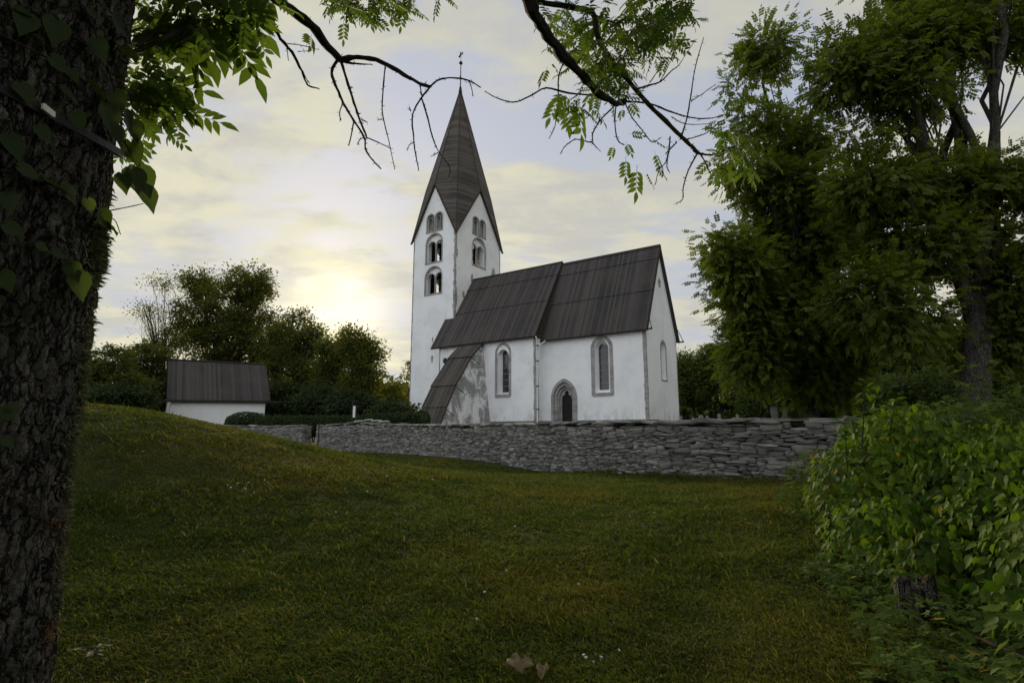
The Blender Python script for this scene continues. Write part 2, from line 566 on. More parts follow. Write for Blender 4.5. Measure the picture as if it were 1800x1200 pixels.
M['lilac_leaf'] = leafmat('lilac_leaf', (.026, .064, .008), (.086, .140, .016), .35, (1.9, 2.0, .6), .6, .12, dry=.006)
M['maple_leaf'] = leafmat('maple_leaf', (.048, .085, .014), (.090, .140, .024), .28, (2.0, 2.0, .8), dry=.015)
M['vine_leaf'] = leafmat('vine_leaf', (.028, .045, .016), (.045, .070, .022), .4, (2.0, 2.1, .8), .5, .2)
M['dry_leaf'] = flat('dry_leaf', (.26, .20, .12), .8, .35, 20)
M['red_leaf'] = flat('red_dry_leaf', (.14, .045, .02), .8, .3, 30)
M['petal'] = flat('white_petal', (.8, .8, .78), .7, .05, 20)

# ------------------------------------------------------------------ ground
def build_ground():
    n = 420
    t = np.linspace(-1, 1, n)
    g = np.sinh(t * 6.2) / math.sinh(6.2) * 420
    X, Y = np.meshgrid(g - 0.0, g + 6.0)
    Z = terrain(X, Y)
    V = np.stack([X, Y, Z], -1).reshape(-1, 3)
    i = np.arange(n * n).reshape(n, n)
    Fc = np.stack([i[:-1, :-1], i[:-1, 1:], i[1:, 1:], i[1:, :-1]], -1).reshape(-1)
    return np_mesh('ground', V, Fc, 4, M['ground'], smooth=True)
tag(build_ground(), kind='structure')


def build_grass():
    nt, nb = 150000, 5
    d = np.exp(rng.uniform(math.log(2.0), math.log(36), nt))
    u = rng.uniform(-1.12, 1.12, nt)
    x, y = u * d, d
    q = .774 * (x - 7) + .633 * (y - 12.5)
    keep = (q < -.55) & ~((np.hypot(x + 1.83, y - 1.58) < .55))
    x, y, d = x[keep], y[keep], d[keep]
    n = len(x)
    x = np.repeat(x, nb) + rng.normal(0, .02, n * nb) * (1 + .12 * np.repeat(d, nb))
    y = np.repeat(y, nb) + rng.normal(0, .02, n * nb) * (1 + .12 * np.repeat(d, nb))
    d = np.repeat(d, nb)
    N = n * nb
    z = terrain(x, y) - .006
    patch = fbm(x * 1.3, y * 1.3, 21, 3)
    tall = rng.random(N) < .007
    h = (.026 + .0015 * d) * rng.uniform(.5, 1.4, N) * (.45 + 1.3 * patch)
    h = np.where(tall, h * 2.6, h)
    wl = np.array([tuple(at(a_, 748, d_))[:2] for a_, d_ in ((568, 36.5), (700, 31.4), (800, 26), (900, 22), (1000, 19), (1140, 15.8), (1300, 13.6), (1450, 12.4), (1700, 11.2))])
    yw = np.interp(x, wl[:, 0], wl[:, 1])
    foot = np.exp(-np.abs((yw - y) * .64 - .55) / .22)
    h = h * (1 + foot * rng.random(N) ** 2 * 3.2)
    wd = (.0016 + .00075 * d) * rng.uniform(.7, 1.3, N)
    a = rng.uniform(0, 2 * math.pi, N)
    flow = fbm(x * .7, y * .7, 33, 2) * 7
    la = rng.uniform(0, 6.283, N) * .75 + flow * .35
    lean = rng.uniform(.5, 1.7, N) * h
    dx, dy = np.cos(la) * lean, np.sin(la) * lean
    sx, sy = np.cos(a) * wd, np.sin(a) * wd
    P = np.stack([x, y, z], -1)
    s = np.stack([sx, sy, np.zeros(N)], -1)
    mid = P + np.stack([dx * .35, dy * .35, h * .62], -1)
    tip = P + np.stack([dx, dy, h * .95], -1)
    V = np.stack([P - s, P + s, mid + s * .8, mid - s * .8, tip], 1).reshape(-1, 3)
    b = (np.arange(N) * 5)[:, None]
    fl = np.concatenate([b + np.array([0, 1, 2, 3]), b + np.array([3, 2, 4])], 1).reshape(-1)
    tot = np.tile(np.array([4, 3]), N)
    o = np_mesh('grass', V, fl, tot, M['grass'])
    tag(o, 'short mown grass covering the bank and hollow in front of the dry stone wall', 'grass', kind='stuff')
build_grass()

def lawn_weeds():
    n = 900
    d = np.exp(rng.uniform(math.log(2.4), math.log(16), n))
    u = rng.uniform(-1, 1, n)
    x, y = u * d, d
    m_ = np.hypot(x + 1.83, y - 1.58) > .8
    x, y = x[m_], y[m_]
    k = 8
    X = np.repeat(x, k) + rng.normal(0, .035, len(x) * k)
    Y = np.repeat(y, k) + rng.normal(0, .035, len(x) * k)
    Z = terrain(X, Y) + .012 + rng.random(len(X)) * .015
    a = rng.uniform(0, 6.283, len(X))
    V, Fc = [], []
    D = np.stack([np.cos(a), np.sin(a), rng.uniform(-.1, .5, len(X))], -1)
    sz = rng.uniform(.012, .035, len(X))
    Q = np.array([[0, 0, 0], [.38, .4, .05], [.3, .85, .03], [0, 1, -.03], [-.3, .85, .03], [-.38, .4, .05]])
    D /= np.linalg.norm(D, axis=1, keepdims=True)
    Xa = np.cross(D, np.array([0, 0, 1.0])); Xa /= np.linalg.norm(Xa, axis=1, keepdims=True)
    Za = np.cross(Xa, D)
    P = np.stack([X, Y, Z], -1)
    W_ = P[:, None] + (Q[None, :, 0, None] * Xa[:, None] + Q[None, :, 1, None] * D[:, None] + Q[None, :, 2, None] * Za[:, None]) * sz[:, None, None]
    o = np_mesh('lawn_clover', W_.reshape(-1, 3), np.arange(len(X) * 6), 6, M['weed_leaf'])
    tag(o, 'low clover and plantain leaves scattered through the short grass', 'ground cover', kind='stuff')
lawn_weeds()

# ------------------------------------------------------------------ church (built in its own frame: x east, y north, z up)
CH_O = at(1141, 739, 42.0)
church = empty('church', CH_O, math.atan2(-.56914, .82224))
tag(church, 'white medieval stone church with a tall dark spire and steep board roofs', 'church')

fS = lambda n0: (lambda a, b, d: Vector((a, n0 + d, b)))        # a along east, b up, depth d northwards
fE = lambda e0: (lambda a, b, d: Vector((e0 - d, a, b)))        # a along north, b up, depth d westwards
fN = lambda n0: (lambda a, b, d: Vector((a, n0 - d, b)))
fW = lambda e0: (lambda a, b, d: Vector((e0 + d, a, b)))


def arched_window(parent, fn, cx_, z0, zt, ho, hi, gc, gh, gz0, gzt, ring=True, depth=.6, bars=6):
    """stone ring flush with the wall, plastered splay, leaded glass set deep"""
    root = MB()
    o = arch(cx_, ho, z0 - .02, zt - ho * 1.12, zt)
    i = arch(cx_, hi, z0 + .1, zt - (ho - hi) - hi * 1.12, zt - (ho - hi))
    panel(root, o, [i], fn, -.02, .03)
    win = root.build('window', M['stone'], parent)
    sp2 = MB()
    g = arch(gc, gh, gz0, gzt - gh, gzt)
    loft(sp2, i, g, fn, .03, depth)
    sp2.build('splay', M['plaster'], win)
    gl = MB()
    gl.prism(g, fn, depth - .02, depth + .03)
    gl.build('glass', M['glass'], win)
    br = MB()
    for k in range(1, bars + 1):
        zz = gz0 + (gzt - gz0) * k / (bars + 1)
        hw = gh if zz < gzt - gh else math.sqrt(max(.01, gh * gh - (zz - (gzt - gh)) ** 2))
        br = MB(); br.prism([(gc - hw, zz - .02), (gc + hw, zz - .02), (gc + hw, zz + .02), (gc - hw, zz + .02)], fn, depth - .06, depth - .02); br.build('glazing_bar', M['lead'], win)
    si = MB()
    si.prism([(cx_ - ho * .92, z0 - .14), (cx_ + ho * .92, z0 - .14), (cx_ + ho * .92, z0 + .06), (cx_ - ho * .92, z0 + .06)], fn, -.10, .3)
    si.build('sill', M['stone'], win)
    return win


# chancel
EAVE_C, WC = 6.95, 7.0
cw = MB()
hole = arch(-3.72, .70, 2.2, 6.0 - .6, 6.6)
phole = arch(-7.2, 1.12, -.3, 1.9, 3.42)
panel(cw, [(-9.6, -.8), (0, -.8), (0, EAVE_C + .35), (-9.6, EAVE_C + .35)], [hole, phole], fS(0), 0, .95)
ehole = arch(3.72, .62, 3.25, 5.9, 6.55)
oc = [(3.5 + .17 * math.cos(t * math.pi / 5), 11.35 + .28 * math.sin(t * math.pi / 5)) for t in range(10)]
panel(cw, [(.004, -.8), (WC - .004, -.8), (WC - .004, EAVE_C + .2), (3.5, 14.4), (.004, EAVE_C + .2)], [ehole, oc], fE(.004), 0, .95)
panel(cw, [(-9.6, -.8), (-.01, -.8), (-.01, EAVE_C + .35), (-9.6, EAVE_C + .35)], [], fN(WC), 0, .9)
cw.build('chancel_wall', M['plaster'], church)
arched_window(church, fS(0), -3.70, 2.14, 6.84, .97, .66, -3.83, .40, 2.5, 6.2)
# east window: deep plastered splay
w2 = MB()
panel(w2, arch(3.72, .72, 3.2, 5.85, 6.62), [arch(3.72, .58, 3.34, 5.85, 6.46)], fE(.004), -.012, .03)
ew = w2.build('window', M['stone'], church)
w3 = MB(); loft(w3, arch(3.72, .58, 3.34, 5.85, 6.46), arch(3.72, .34, 3.6, 5.8, 6.2), fE(.004), .03, .7); w3.build('splay', M['plaster'], ew)
w3 = MB(); w3.prism(arch(3.72, .34, 3.6, 5.8, 6.2), fE(.004), .68, .74); w3.build('glass', M['glass'], ew)
oc2 = [(3.5 + .30 * math.cos(t * math.pi / 6), 11.35 + .42 * math.sin(t * math.pi / 6)) for t in range(12)]
oc1 = [(3.5 + .165 * math.cos(t * math.pi / 6), 11.35 + .27 * math.sin(t * math.pi / 6)) for t in range(12)]
w4 = MB(); panel(w4, oc2, [oc1], fE(.004), -.02, .05); w4.build('gable_oculus', M['stone'], church)
w5 = MB(); w5.prism(oc1, fE(.004), .45, .5); w5.build('oculus_glass', M['glass'], church)
# portal with stepped orders
po = MB()
steps = [(1.22, 3.56, -.05), (1.0, 3.28, .12), (.78, 2.98, .30), (.62, 2.78, .45)]
for i_, (hw, zt, dd) in enumerate(steps):
    o_ = arch(-7.2, hw, -.35, 1.95 if i_ < 3 else 1.9, zt, 12)
    nh, nzt = (steps[i_ + 1][0], steps[i_ + 1][1]) if i_ < 3 else (.50, 2.62)
    in_ = arch(-7.2, nh + .004, -.3, 1.95, nzt + .004, 12)
    if i_ == 3:   # trefoil head of the doorway
        k_ = [(-7.7, -.3), (-6.7, -.3), (-6.7, 1.75)]
        k_ += [(-6.98 + .28 * math.cos(a), 1.78 + .42 * math.sin(a)) for a in [R(x) for x in (5, 25, 45, 65, 80, 95)]]
        k_ += [(-7.2 + .20 * math.cos(a), 2.36 + .22 * math.sin(a)) for a in [R(x) for x in (-15, 10, 40, 65, 90, 115, 140, 170, 195)]]
        k_ += [(-7.42 + .28 * math.cos(a), 1.78 + .42 * math.sin(a)) for a in [R(x) for x in (85, 100, 115, 135, 155, 175)]]
        k_ += [(-7.7, 1.75)]
        in_ = k_
        TRE = k_
    panel(po, o_, [in_], fS(0), dd, dd + .26)
portal = po.build('portal', M['stone'], church)
cap = MB()
for sx_ in (-1, 1):
    for hw, dd in ((1.0, .06), (.78, .24)):
        x_ = -7.2 + sx_ * (hw + .02)
        cap.box((x_ - .10, dd - .06, 1.86), (x_ + .10, dd + .12, 2.08))
        cap.tube([(x_, dd, -.3), (x_, dd, 1.86)], .075, 8)
        cap.build('column', M['stone'], portal); cap = MB()
dr = MB(); dr.prism(TRE, fS(0), .62, .68); door = dr.build('door', M['door'], church)
for zz in (.5, 1.5):
    dr = MB(); dr.box((-7.62, .60, zz), (-6.9, .617, zz + .06)); dr.build('hinge', M['iron'], door)


def quoin(mb, e0, n0, z0, z1, we, wn, se, sn, jitter=.05):
    """corner stones: alternating blocks on two faces"""
    z = z0
    k = 0
    while z < z1:
        h = min(random.uniform(.28, .5), z1 - z)
        a = we + random.uniform(-jitter, jitter)
        b = wn + random.uniform(-jitter, jitter)
        x0, x1 = sorted((e0 + .012 * se, e0 - a * se))
        y0, y1 = sorted((n0 + .012 * sn, n0 - b * sn))
        mb.box((x0, y0, z + .004), (x1, y1, z + h - .004))
        z += h
        k += 1


qm = MB(); quoin(qm, 0.006, 0, .12, EAVE_C, .27, .12, 1, -1, .03); qm.build('quoin', M['stone'], church)
qm = MB(); quoin(qm, 0.006, WC, .12, EAVE_C, .1, .08, 1, 1, .02); qm.build('quoin', M['stone'], church)

# nave
NE, NW, NS, NN, EAVE_N = -9.25, -20.1, -1.0, 8.0, 7.3
nw = MB()
nhole = arch(-12.68, .66, 2.35, 5.55, 6.35)
panel(nw, [(NW, -.8), (NE, -.8), (NE, EAVE_N + .18), (NW, EAVE_N + .18)], [nhole], fS(NS), 0, .95)
for fn_, off in ((fE(NE + .004), 0), (fW(NW - .004), 0)):
    panel(nw, [(NS + .004, -.8), (NN - .004, -.8), (NN - .004, EAVE_N + .1), (3.5, 14.2), (NS + .004, EAVE_N + .1)], [], fn_, 0, .5)
panel(nw, [(NW, -.8), (NE - .01, -.8), (NE - .01, EAVE_N + .18), (NW, EAVE_N + .18)], [], fN(NN), 0, .9)
nw.build('nave_wall', M['plaster'], church)
arched_window(church, fS(NS), -12.66, 2.32, 6.96, .87, .62, -12.72, .38, 2.62, 6.42)
qm = MB(); quoin(qm, NE + .006, NS, .12, EAVE_N + .1, .27, .2, 1, -1, .04); qm.build('quoin', M['stone'], church)
qm = MB(); quoin(qm, NW - .006, NS, .12, EAVE_N + .2, .12, .1, -1, -1, .02); qm.build('quoin', M['stone'], church)
gb = MB()
gb.prism([(NS - .2, EAVE_N - .25), (7.9, EAVE_N - .25), (3.5, 14.55)], fE(NE + .02), -.14, .0)
gb.build('gable_boarding', M['gable_wood'], church)

# plinth
pl = MB()
pl.box((NE + .12, -.12, -.9), (-8.45, .0, .1)); pl.box((NE, NS, -.9), (NE + .118, -.0, .098)); pl.box((-13.9, NS - .12, -.9), (NE + .12, NS - .002, .1))
pl.build('plinth', M['plinth'], church)
pl = MB()
pl.box((-5.95, -.12, -.9), (.13, .0, .1))
pl.box((.0, .003, -.9), (.128, WC + .1, .098))
pl.build('plinth', M['plinth'], church)


def roof(name, e0, e1, n_e, z_e, n_r, z_r, lines, boards=.19):
    """two board slopes in overlapping tiers; lines = fractions up the slope"""
    for side in (0, 1):
        mb = MB()
        ne = n_e if side == 0 else 2 * n_r - n_e
        v = Vector((0, n_r - ne, z_r - z_e))
        L = v.length
        v.normalize()
        nrm = Vector((0, -v.z, v.y)) if side == 0 else Vector((0, v.z, -v.y))
        if nrm.z < 0: nrm = -nrm
        fr = [0] + lines + [1]
        for t in range(len(fr) - 1):
            s0, s1 = fr[t] * L, fr[t + 1] * L
            e = e0
            while e < e1 - .01:
                wd = min(boards * random.uniform(.8, 1.15), e1 - e)
                lift = .035 * (len(fr) - 2 - t) * 0 + .02 + random.uniform(0, .014)
                a = s0 - (.10 if t else 0) + random.uniform(-.012, .012)
                b = s1 + .02
                base = Vector((0, ne, z_e))
                lo = lift + (.05 if t else 0)
                hi = lift
                p = []
                for ee in (e + .005, e + wd - .005):
                    p += [base + v * a + nrm * (lo - .03) + Vector((ee, 0, 0)), base + v * b + nrm * (hi - .03) + Vector((ee, 0, 0)),
                          base + v * b + nrm * hi + Vector((ee, 0, 0)), base + v * a + nrm * lo + Vector((ee, 0, 0))]
                mb.hexa(p)
                e += wd
        base = Vector((0, ne, z_e))
        p = []
        for ee in (e0 + .03, e1 - .03):
            p += [base + v * .03 - nrm * .16 + Vector((ee, 0, 0)), base + v * (L - .02) - nrm * .16 + Vector((ee, 0, 0)),
                  base + v * (L - .02) - nrm * .012 + Vector((ee, 0, 0)), base + v * .03 - nrm * .012 + Vector((ee, 0, 0))]
        mb.hexa(p)
        rf = mb.build(name, M['board_x'], church)
        if side == 0:
            ev = MB()
            ev.box((e0, ne - .10, z_e - .14), (e1 - .02, ne + .0, z_e - .05))
            ev.build('gutter', M['dark_wood'], rf)
        for ee in (e0 - .02, e1 - .02):
            vb = MB()
            p = []
            for q_ in (ee, ee + .05):
                p += [base + v * -.02 - nrm * .2 + Vector((q_, 0, 0)), base + v * (L + .03) - nrm * .2 + Vector((q_, 0, 0)),
                      base + v * (L + .03) + nrm * .05 + Vector((q_, 0, 0)), base + v * -.02 + nrm * .05 + Vector((q_, 0, 0))]
            vb.hexa(p)
            vb.build('verge_board', M['dark_wood'], rf)
    rb = MB()
    rb.prism([(n_r - .17, z_r - .22), (n_r + .17, z_r - .22), (n_r + .02, z_r + .09), (n_r - .02, z_r + .09)], fE(e1 + .01), 0, e1 - e0 + .02)
    rb.build('ridge_board', M['dark_wood'], church)


roof('chancel_roof', -9.3, .22, -.32, 6.86, 3.5, 14.58, [.45, .84])
roof('nave_roof', -20.85, -9.12, -1.35, 7.12, 3.5, 14.80, [.465, .82])
for nn, s_ in ((-.22, 1), (7.22, -1)):
    br = MB()
    br.box((.05, nn - .05, 6.82), (.62, nn + .05, 6.92)); br.box((.52, nn - .04, 6.9), (.60, nn + .04, 7.0))
    br.tube([(.57, nn, 6.95), (.16, nn + s_ * .55, 8.2)], .03, 5)
    br.build('verge_bracket', M['dark_wood'], church)

dp = MB()
dp.tube([(-9.0, -1.42, 7.05), (-9.05, -1.2, 6.85), (-9.1, -1.12, 6.6), (-9.1, -1.12, .25), (-9.0, -1.3, -.05)], .055, 8)
pipe = dp.build('downpipe', M['white_metal'], church, True)
dp = MB()
dp.tube([(-8.7, -.42, 6.8), (-8.85, -.7, 6.55), (-9.06, -1.0, 6.4), (-9.06, -1.04, .3)], .05, 8)
pipe = dp.build('downpipe', M['white_metal'], church, True)
for zz in (1.0, 2.9, 5.0, 6.3):
    dp = MB(); dp.box((-9.19, -1.2, zz), (-8.96, -1.0, zz + .07)); dp.build('pipe_clip', M['iron'], pipe)

# buttress with its own board roof
vp = [(-.98, 7.32), (-2.80, 5.74), (-4.90, 3.12), (-6.02, 1.19), (-6.85, -.5)]
E0, E1 = -17.2, -14.95
bt = MB()
off = [(a + .0, b - .22) for a, b in vp]
vs = [(E1 + (7.3 - max(b, 0)) * .02, a, b) for a, b in off]
north = [(E1 + (7.3 - b) / 7.3 * .95, -.98, b) for b in (7.1, 5.5, 3.0, 1.2, -.8)]
westo = [(E0, a, b) for a, b in off]
westn = [(E0, -.98, b) for b in (7.1, 5.5, 3.0, 1.2, -.8)]
V_ = vs + north + westo + westn
Fb = []
for i_ in range(4):
    Fb += [(i_, i_ + 1, 5 + i_ + 1, 5 + i_), (10 + i_, 15 + i_, 16 + i_, 11 + i_), (i_, 10 + i_, 11 + i_, i_ + 1)]
Fb += [(4, 14, 19, 9), (0, 5, 15, 10)]
bt.add(V_, Fb)
butt = bt.build('buttress', M['worn'], church)
bm_ = MB()
for t in range(3):
    a0, a1 = [(vp[0], vp[1]), (vp[1], vp[2]), (vp[2], vp[4])][t]
    if t == 2:
        segs = [(vp[2], vp[3]), (vp[3], vp[4])]
    else:
        segs = [(a0, a1)]
    for (p0, p1) in segs:
        d_ = Vector((0, p1[0] - p0[0], p1[1] - p0[1])); L = d_.length; d_.normalize()
        nr = Vector((0, d_.z, -d_.y));
        if nr.y > 0: nr = -nr
        e = -17.45
        rs = random.Random(5 + t)
        while e < -14.75:
            wd = min(rs.uniform(.13, .18), -14.7 - e)
            if wd < .03: break
            lf = rs.uniform(0, .012)
            l0 = 0.0 + lf - (.05 if t else 0)
            ext = .12 if t < 2 else 0
            p = []
            for ee in (e + .004, e + wd - .004):
                b0 = Vector((ee, p0[0], p0[1])); b1 = Vector((ee, p1[0], p1[1])) + d_ * ext
                p += [b0 + nr * (l0 - .05), b1 + nr * (lf - .03), b1 + nr * (lf + .02), b0 + nr * (l0)]
            bm_.hexa(p)
            e += wd
bm_.build('buttress_roof', M['board_but'], butt)
for (a, b) in (vp[1], vp[2], vp[3]):
    bm_ = MB(); bm_.tube([(-14.75, a + .02, b - .15), (-14.05, a + .25, b - .75)], .028, 5); bm_.build('spout', M['dark_wood'], butt)
bm_ = MB()
for i_ in range(4):
    bm_.tube([(-14.70, vp[i_][0], vp[i_][1] - .08), (-14.70, vp[i_ + 1][0], vp[i_ + 1][1] - .08)], .06, 4)
bm_.build('edge_batten', M['dark_wood'], butt)
an = MB()
for a in (-1, 1): an.tube([(-19.54 - .12, NS - .03, 5.95 - .16 * a), (-19.54 + .12, NS - .03, 5.95 + .16 * a)], .022, 5)
an.build('wall_anchor', M['iron'], church)
an = MB()
an.tube([(-19.0, NS, 5.7), (-19.0, NS - .35, 5.8)], .03, 6)
an.tube([(-19.0, NS - .30, 6.02), (-19.0, NS - .33, 5.9), (-19.0, NS - .42, 5.58), (-19.0, NS - .44, 5.55)], [.06, .17, .2, .12], 10)
an.build('floodlight', M['iron'], church)

# tower
TE, TW, TS, TN = -19.7, -25.5, .6, 8.2
TEZ, TGZ = 19.45, 24.75
ec_, nc_ = (TE + TW) / 2, (TS + TN) / 2
tw = MB()


def tower_holes(c):
    return [arch(c, 1.19, 13.02, 14.80, 16.0), arch(c, 1.13, 16.38, 18.42, 19.58),
            arch(c - .58, .54, 19.78, 21.2, 21.76), arch(c + .58, .52, 19.78, 21.2, 21.76)]


def shift(holes, fnh):
    return holes
for side in 'SNEW':
    if side in 'SN':
        c, lo, hi = ec_, TW + .006, TE - .006
        fn = fS(TS) if side == 'S' else fN(TN)
    else:
        c, lo, hi = nc_, TS + .004, TN - .004
        fn = fE(TE) if side == 'E' else fW(TW)
    hs = tower_holes(c)
    if side in 'EN': hs = hs[1:]
    ol = [(lo, -1.0), (hi, -1.0), (hi, TEZ), (c, TGZ), (lo, TEZ)]
    if side == 'S': hs = hs + [[(-22.62, 8.15), (-22.42, 8.15), (-22.42, 8.6), (-22.62, 8.6)], [(-22.66, 6.05), (-22.4, 6.05), (-22.4, 6.75), (-22.66, 6.75)]]
    panel(tw, ol, hs, fn, 0, .85)
tw.build('tower_wall', M['plaster'], church)
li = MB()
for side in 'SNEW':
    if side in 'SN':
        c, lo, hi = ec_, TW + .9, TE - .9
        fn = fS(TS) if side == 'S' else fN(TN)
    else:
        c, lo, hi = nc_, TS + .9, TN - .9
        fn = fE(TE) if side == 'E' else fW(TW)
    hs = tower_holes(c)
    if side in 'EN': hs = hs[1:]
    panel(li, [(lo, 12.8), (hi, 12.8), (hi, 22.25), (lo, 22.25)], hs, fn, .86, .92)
li.build('tower_shade_panel', M['inside'], church)  # dark panels over the inner walls stand in for shade behind the openings
bf = MB()
for a_ in (-1, 1):
    for b_ in (-1, 1):
        bf.box((ec_ + a_ * 1.1 - .12, nc_ + b_ * 1.5 - .12, 12.76), (ec_ + a_ * 1.1 + .12, nc_ + b_ * 1.5 + .12, 19.0))
bf.box((ec_ - 1.3, nc_ - 1.65, 18.0), (ec_ + 1.3, nc_ - 1.35, 18.3)); bf.box((ec_ - 1.3, nc_ + 1.35, 18.0), (ec_ + 1.3, nc_ + 1.65, 18.3))
bf.build('bell_frame', M['dark_wood'], church)
for zf in (12.6, 22.3):
    fl = MB(); fl.box((TW + .8, TS + .8, zf), (TE - .8, TN - .8, zf + .15)); fl.build('tower_floor', M['inside'], church)


def belfry(fn, c, z0, zt, half, lights=2):
    """grey stone frame and white tympanum with two round-headed lights and a colonnette"""
    zs = zt - half
    fr = MB()
    panel(fr, arch(c, half + .10, z0 - .10, zs, zt + .10), [arch(c, half - .04, z0 + .02, zs, zt - .04)], fn, -.025, .06)
    win = fr.build('belfry_window', M['stone'], church)
    ty = MB()
    lw = half * .455
    z_s = z0 + (zt - z0) * (.60 if half > .8 else .72)
    lts = [arch(c - half * .49, lw, z0 - .05, z_s, z_s + lw, 7), arch(c + half * .49, lw, z0 - .05, z_s, z_s + lw, 7)]
    panel(ty, arch(c, half + .02, z0 - .1, zs, zt + .02), lts, fn, .28, .44)
    ty.build('tympanum', M['plaster'] if half > .8 else M['stone'], win)
    co_ = MB()
    p0, p1 = fn(c, z0, .30), fn(c, z_s, .30)
    co_.tube([p0, p1], .075 if half > .8 else .05, 8)
    co_.tube([fn(c, z_s - .05, .30), fn(c, z_s + .1, .30)], [.09, .16] if half > .8 else [.06, .1], 8)
    for sg in (-1, 1):
        ap = [(c + sg * (half * .47) + lw * 1.06 * math.cos(a_), z_s + lw * 1.06 * math.sin(a_)) for a_ in [math.pi * j_ / 9 for j_ in range(10)]]
        for j_ in range(9):
            co_.tube([fn(ap[j_][0], ap[j_][1], .275), fn(ap[j_ + 1][0], ap[j_ + 1][1], .275)], .035, 4)
    co_.build('colonnette', M['stone'], win)
    si = MB()
    si.prism([(c - half - .1, z0 - .12), (c + half + .1, z0 - .12), (c + half + .1, z0 + .02), (c - half - .1, z0 + .02)], fn, -.06, .4)
    si.build('sill', M['stone'], win)
    return win


for fn, c, lowone in ((fS(TS), ec_, True), (fE(TE), nc_, False), (fW(TW), nc_, True), (fN(TN), ec_, False)):
    if lowone: belfry(fn, c, 13.12, 15.98, 1.14)
    belfry(fn, c, 16.46, 19.54, 1.10)
    belfry(fn, c - .58, 19.84, 21.74, .50)
    belfry(fn, c + .58, 19.84, 21.74, .50)

qm = MB(); quoin(qm, TE + .004, TS, 9.2, TEZ, .2, .16, 1, -1, .07); qm.build('quoin', M['stone'], church)
qm = MB(); quoin(qm, TW - .004, TS, .1, TEZ, .12, .1, -1, -1, .03); qm.build('quoin', M['stone'], church)
qm = MB(); quoin(qm, TE + .004, TN, 9.2, TEZ, .1, .10, 1, 1, .03); qm.build('quoin', M['stone'], church)


def blotch(mb, fn, a, b, ra, rb, seed):
    rr = random.Random(seed)
    n = 18
    mb.prism([(a + ra * math.cos(2 * math.pi * i / n) * rr.uniform(.65, 1.15), b + rb * math.sin(2 * math.pi * i / n) * rr.uniform(.75, 1.1)) for i in range(n)], fn, -.006, .02)
for arg in ((6.95, 16.1, .35, .95, 1), (3.3, 14.6, .22, .95, 2), (1.95, 12.9, .22, .42, 3), (.85, 17.0, .12, .5, 5), (.85, 12.4, .14, 1.1, 6)):
    pm = MB(); blotch(pm, fE(TE), *arg); pm.build('bare_patch', M['bare'], church)

# spire: eight planes over four gables
OH = .16
hx, hy = (TE - TW) / 2 + OH, (TN - TS) / 2 + OH
zE, zG, zA = TEZ - .36, TGZ + .22, 38.1
G = {'S': Vector((ec_, nc_ - hy, zG)), 'E': Vector((ec_ + hx, nc_, zG)), 'N': Vector((ec_, nc_ + hy, zG)), 'W': Vector((ec_ - hx, nc_, zG))}
ax = Vector((ec_ - .05, nc_, zA))
sp3 = MB()
for (sx_, sy_, g1, g2) in ((1, -1, 'S', 'E'), (1, 1, 'E', 'N'), (-1, 1, 'N', 'W'), (-1, -1, 'W', 'S')):
    Cn = Vector((ec_ + sx_ * (hx + .06), nc_ + sy_ * (hy + .06), zE - .15))
    Mi = Vector((ec_ + sx_ * hx * .735, nc_ + sy_ * hy * .735, zG + .05))
    for tri in ((Cn, G[g1], Mi), (Cn, Mi, G[g2]), (G[g1], ax, Mi), (Mi, ax, G[g2])):
        inn = []
        nr = (tri[1] - tri[0]).cross(tri[2] - tri[0]).normalized()
        ctr = Vector((ec_, nc_, 22))
        if nr.dot(tri[0] - ctr) < 0: nr = -nr
        lo_ = [p - nr * .14 for p in tri]
        sp3.add(list(tri) + lo_, [(0, 1, 2), (5, 4, 3), (0, 3, 4, 1), (1, 4, 5, 2), (2, 5, 3, 0)])
spire = sp3.build('spire', M['board_z'], church)
rg = MB()
for (sx_, sy_, g1, g2) in ((1, -1, 'S', 'E'), (1, 1, 'E', 'N'), (-1, 1, 'N', 'W'), (-1, -1, 'W', 'S')):
    Cn = Vector((ec_ + sx_ * (hx + .06), nc_ + sy_ * (hy + .06), zE - .15))
    Mi = Vector((ec_ + sx_ * hx * .735, nc_ + sy_ * hy * .735, zG + .05))
    rg.tube([Cn, Mi, ax], .05, 5)
    for g_ in (g1, g2):
        rg.tube([Cn, G[g_]], .09, 5)
    rg.tube([G[g1], ax], .05, 5)
    rg.tube([G[g1], Mi, G[g2]], .03, 4)
rg.build('ridge_batten', M['gable_wood'], spire)
mt = MB()
mt.tube([ax - Vector((0, 0, .5)), ax + Vector((0, 0, .25))], [.22, .12], 8)
mt.tube([ax, ax + Vector((0, 0, 3.3))], [.07, .045], 7)
mt.tube([ax + Vector((0, 0, 3.0)), ax + Vector((0, 0, 4.6))], .025, 6)
mast = mt.build('mast', M['iron'], spire)
mt = MB(); mt.tube([ax + Vector((0, 0, 3.05 + .44 * (1 - math.cos(t * math.pi / 8)) / 2)) for t in range(9)], [.001 + .21 * math.sin(t * math.pi / 8) for t in range(9)], 12)
mt.build('ball', M['iron'], spire, True)
mt = MB()
wv = [(-.22, 3.9), (-.05, 4.1), (.0, 4.3), (.10, 4.32), (.28, 4.5), (.2, 4.7), (.1, 4.75), (.14, 4.55), (.02, 4.5), (-.08, 4.75), (-.14, 4.72), (-.1, 4.4), (-.3, 4.1)]
mt.prism([(a, b) for a, b in wv], lambda a, b, d: ax + Vector((a * .8, a * .55, b)) + Vector((-.55, .8, 0)) * d, -.012, .012)
mt.build('weathercock', M['iron'], spire)

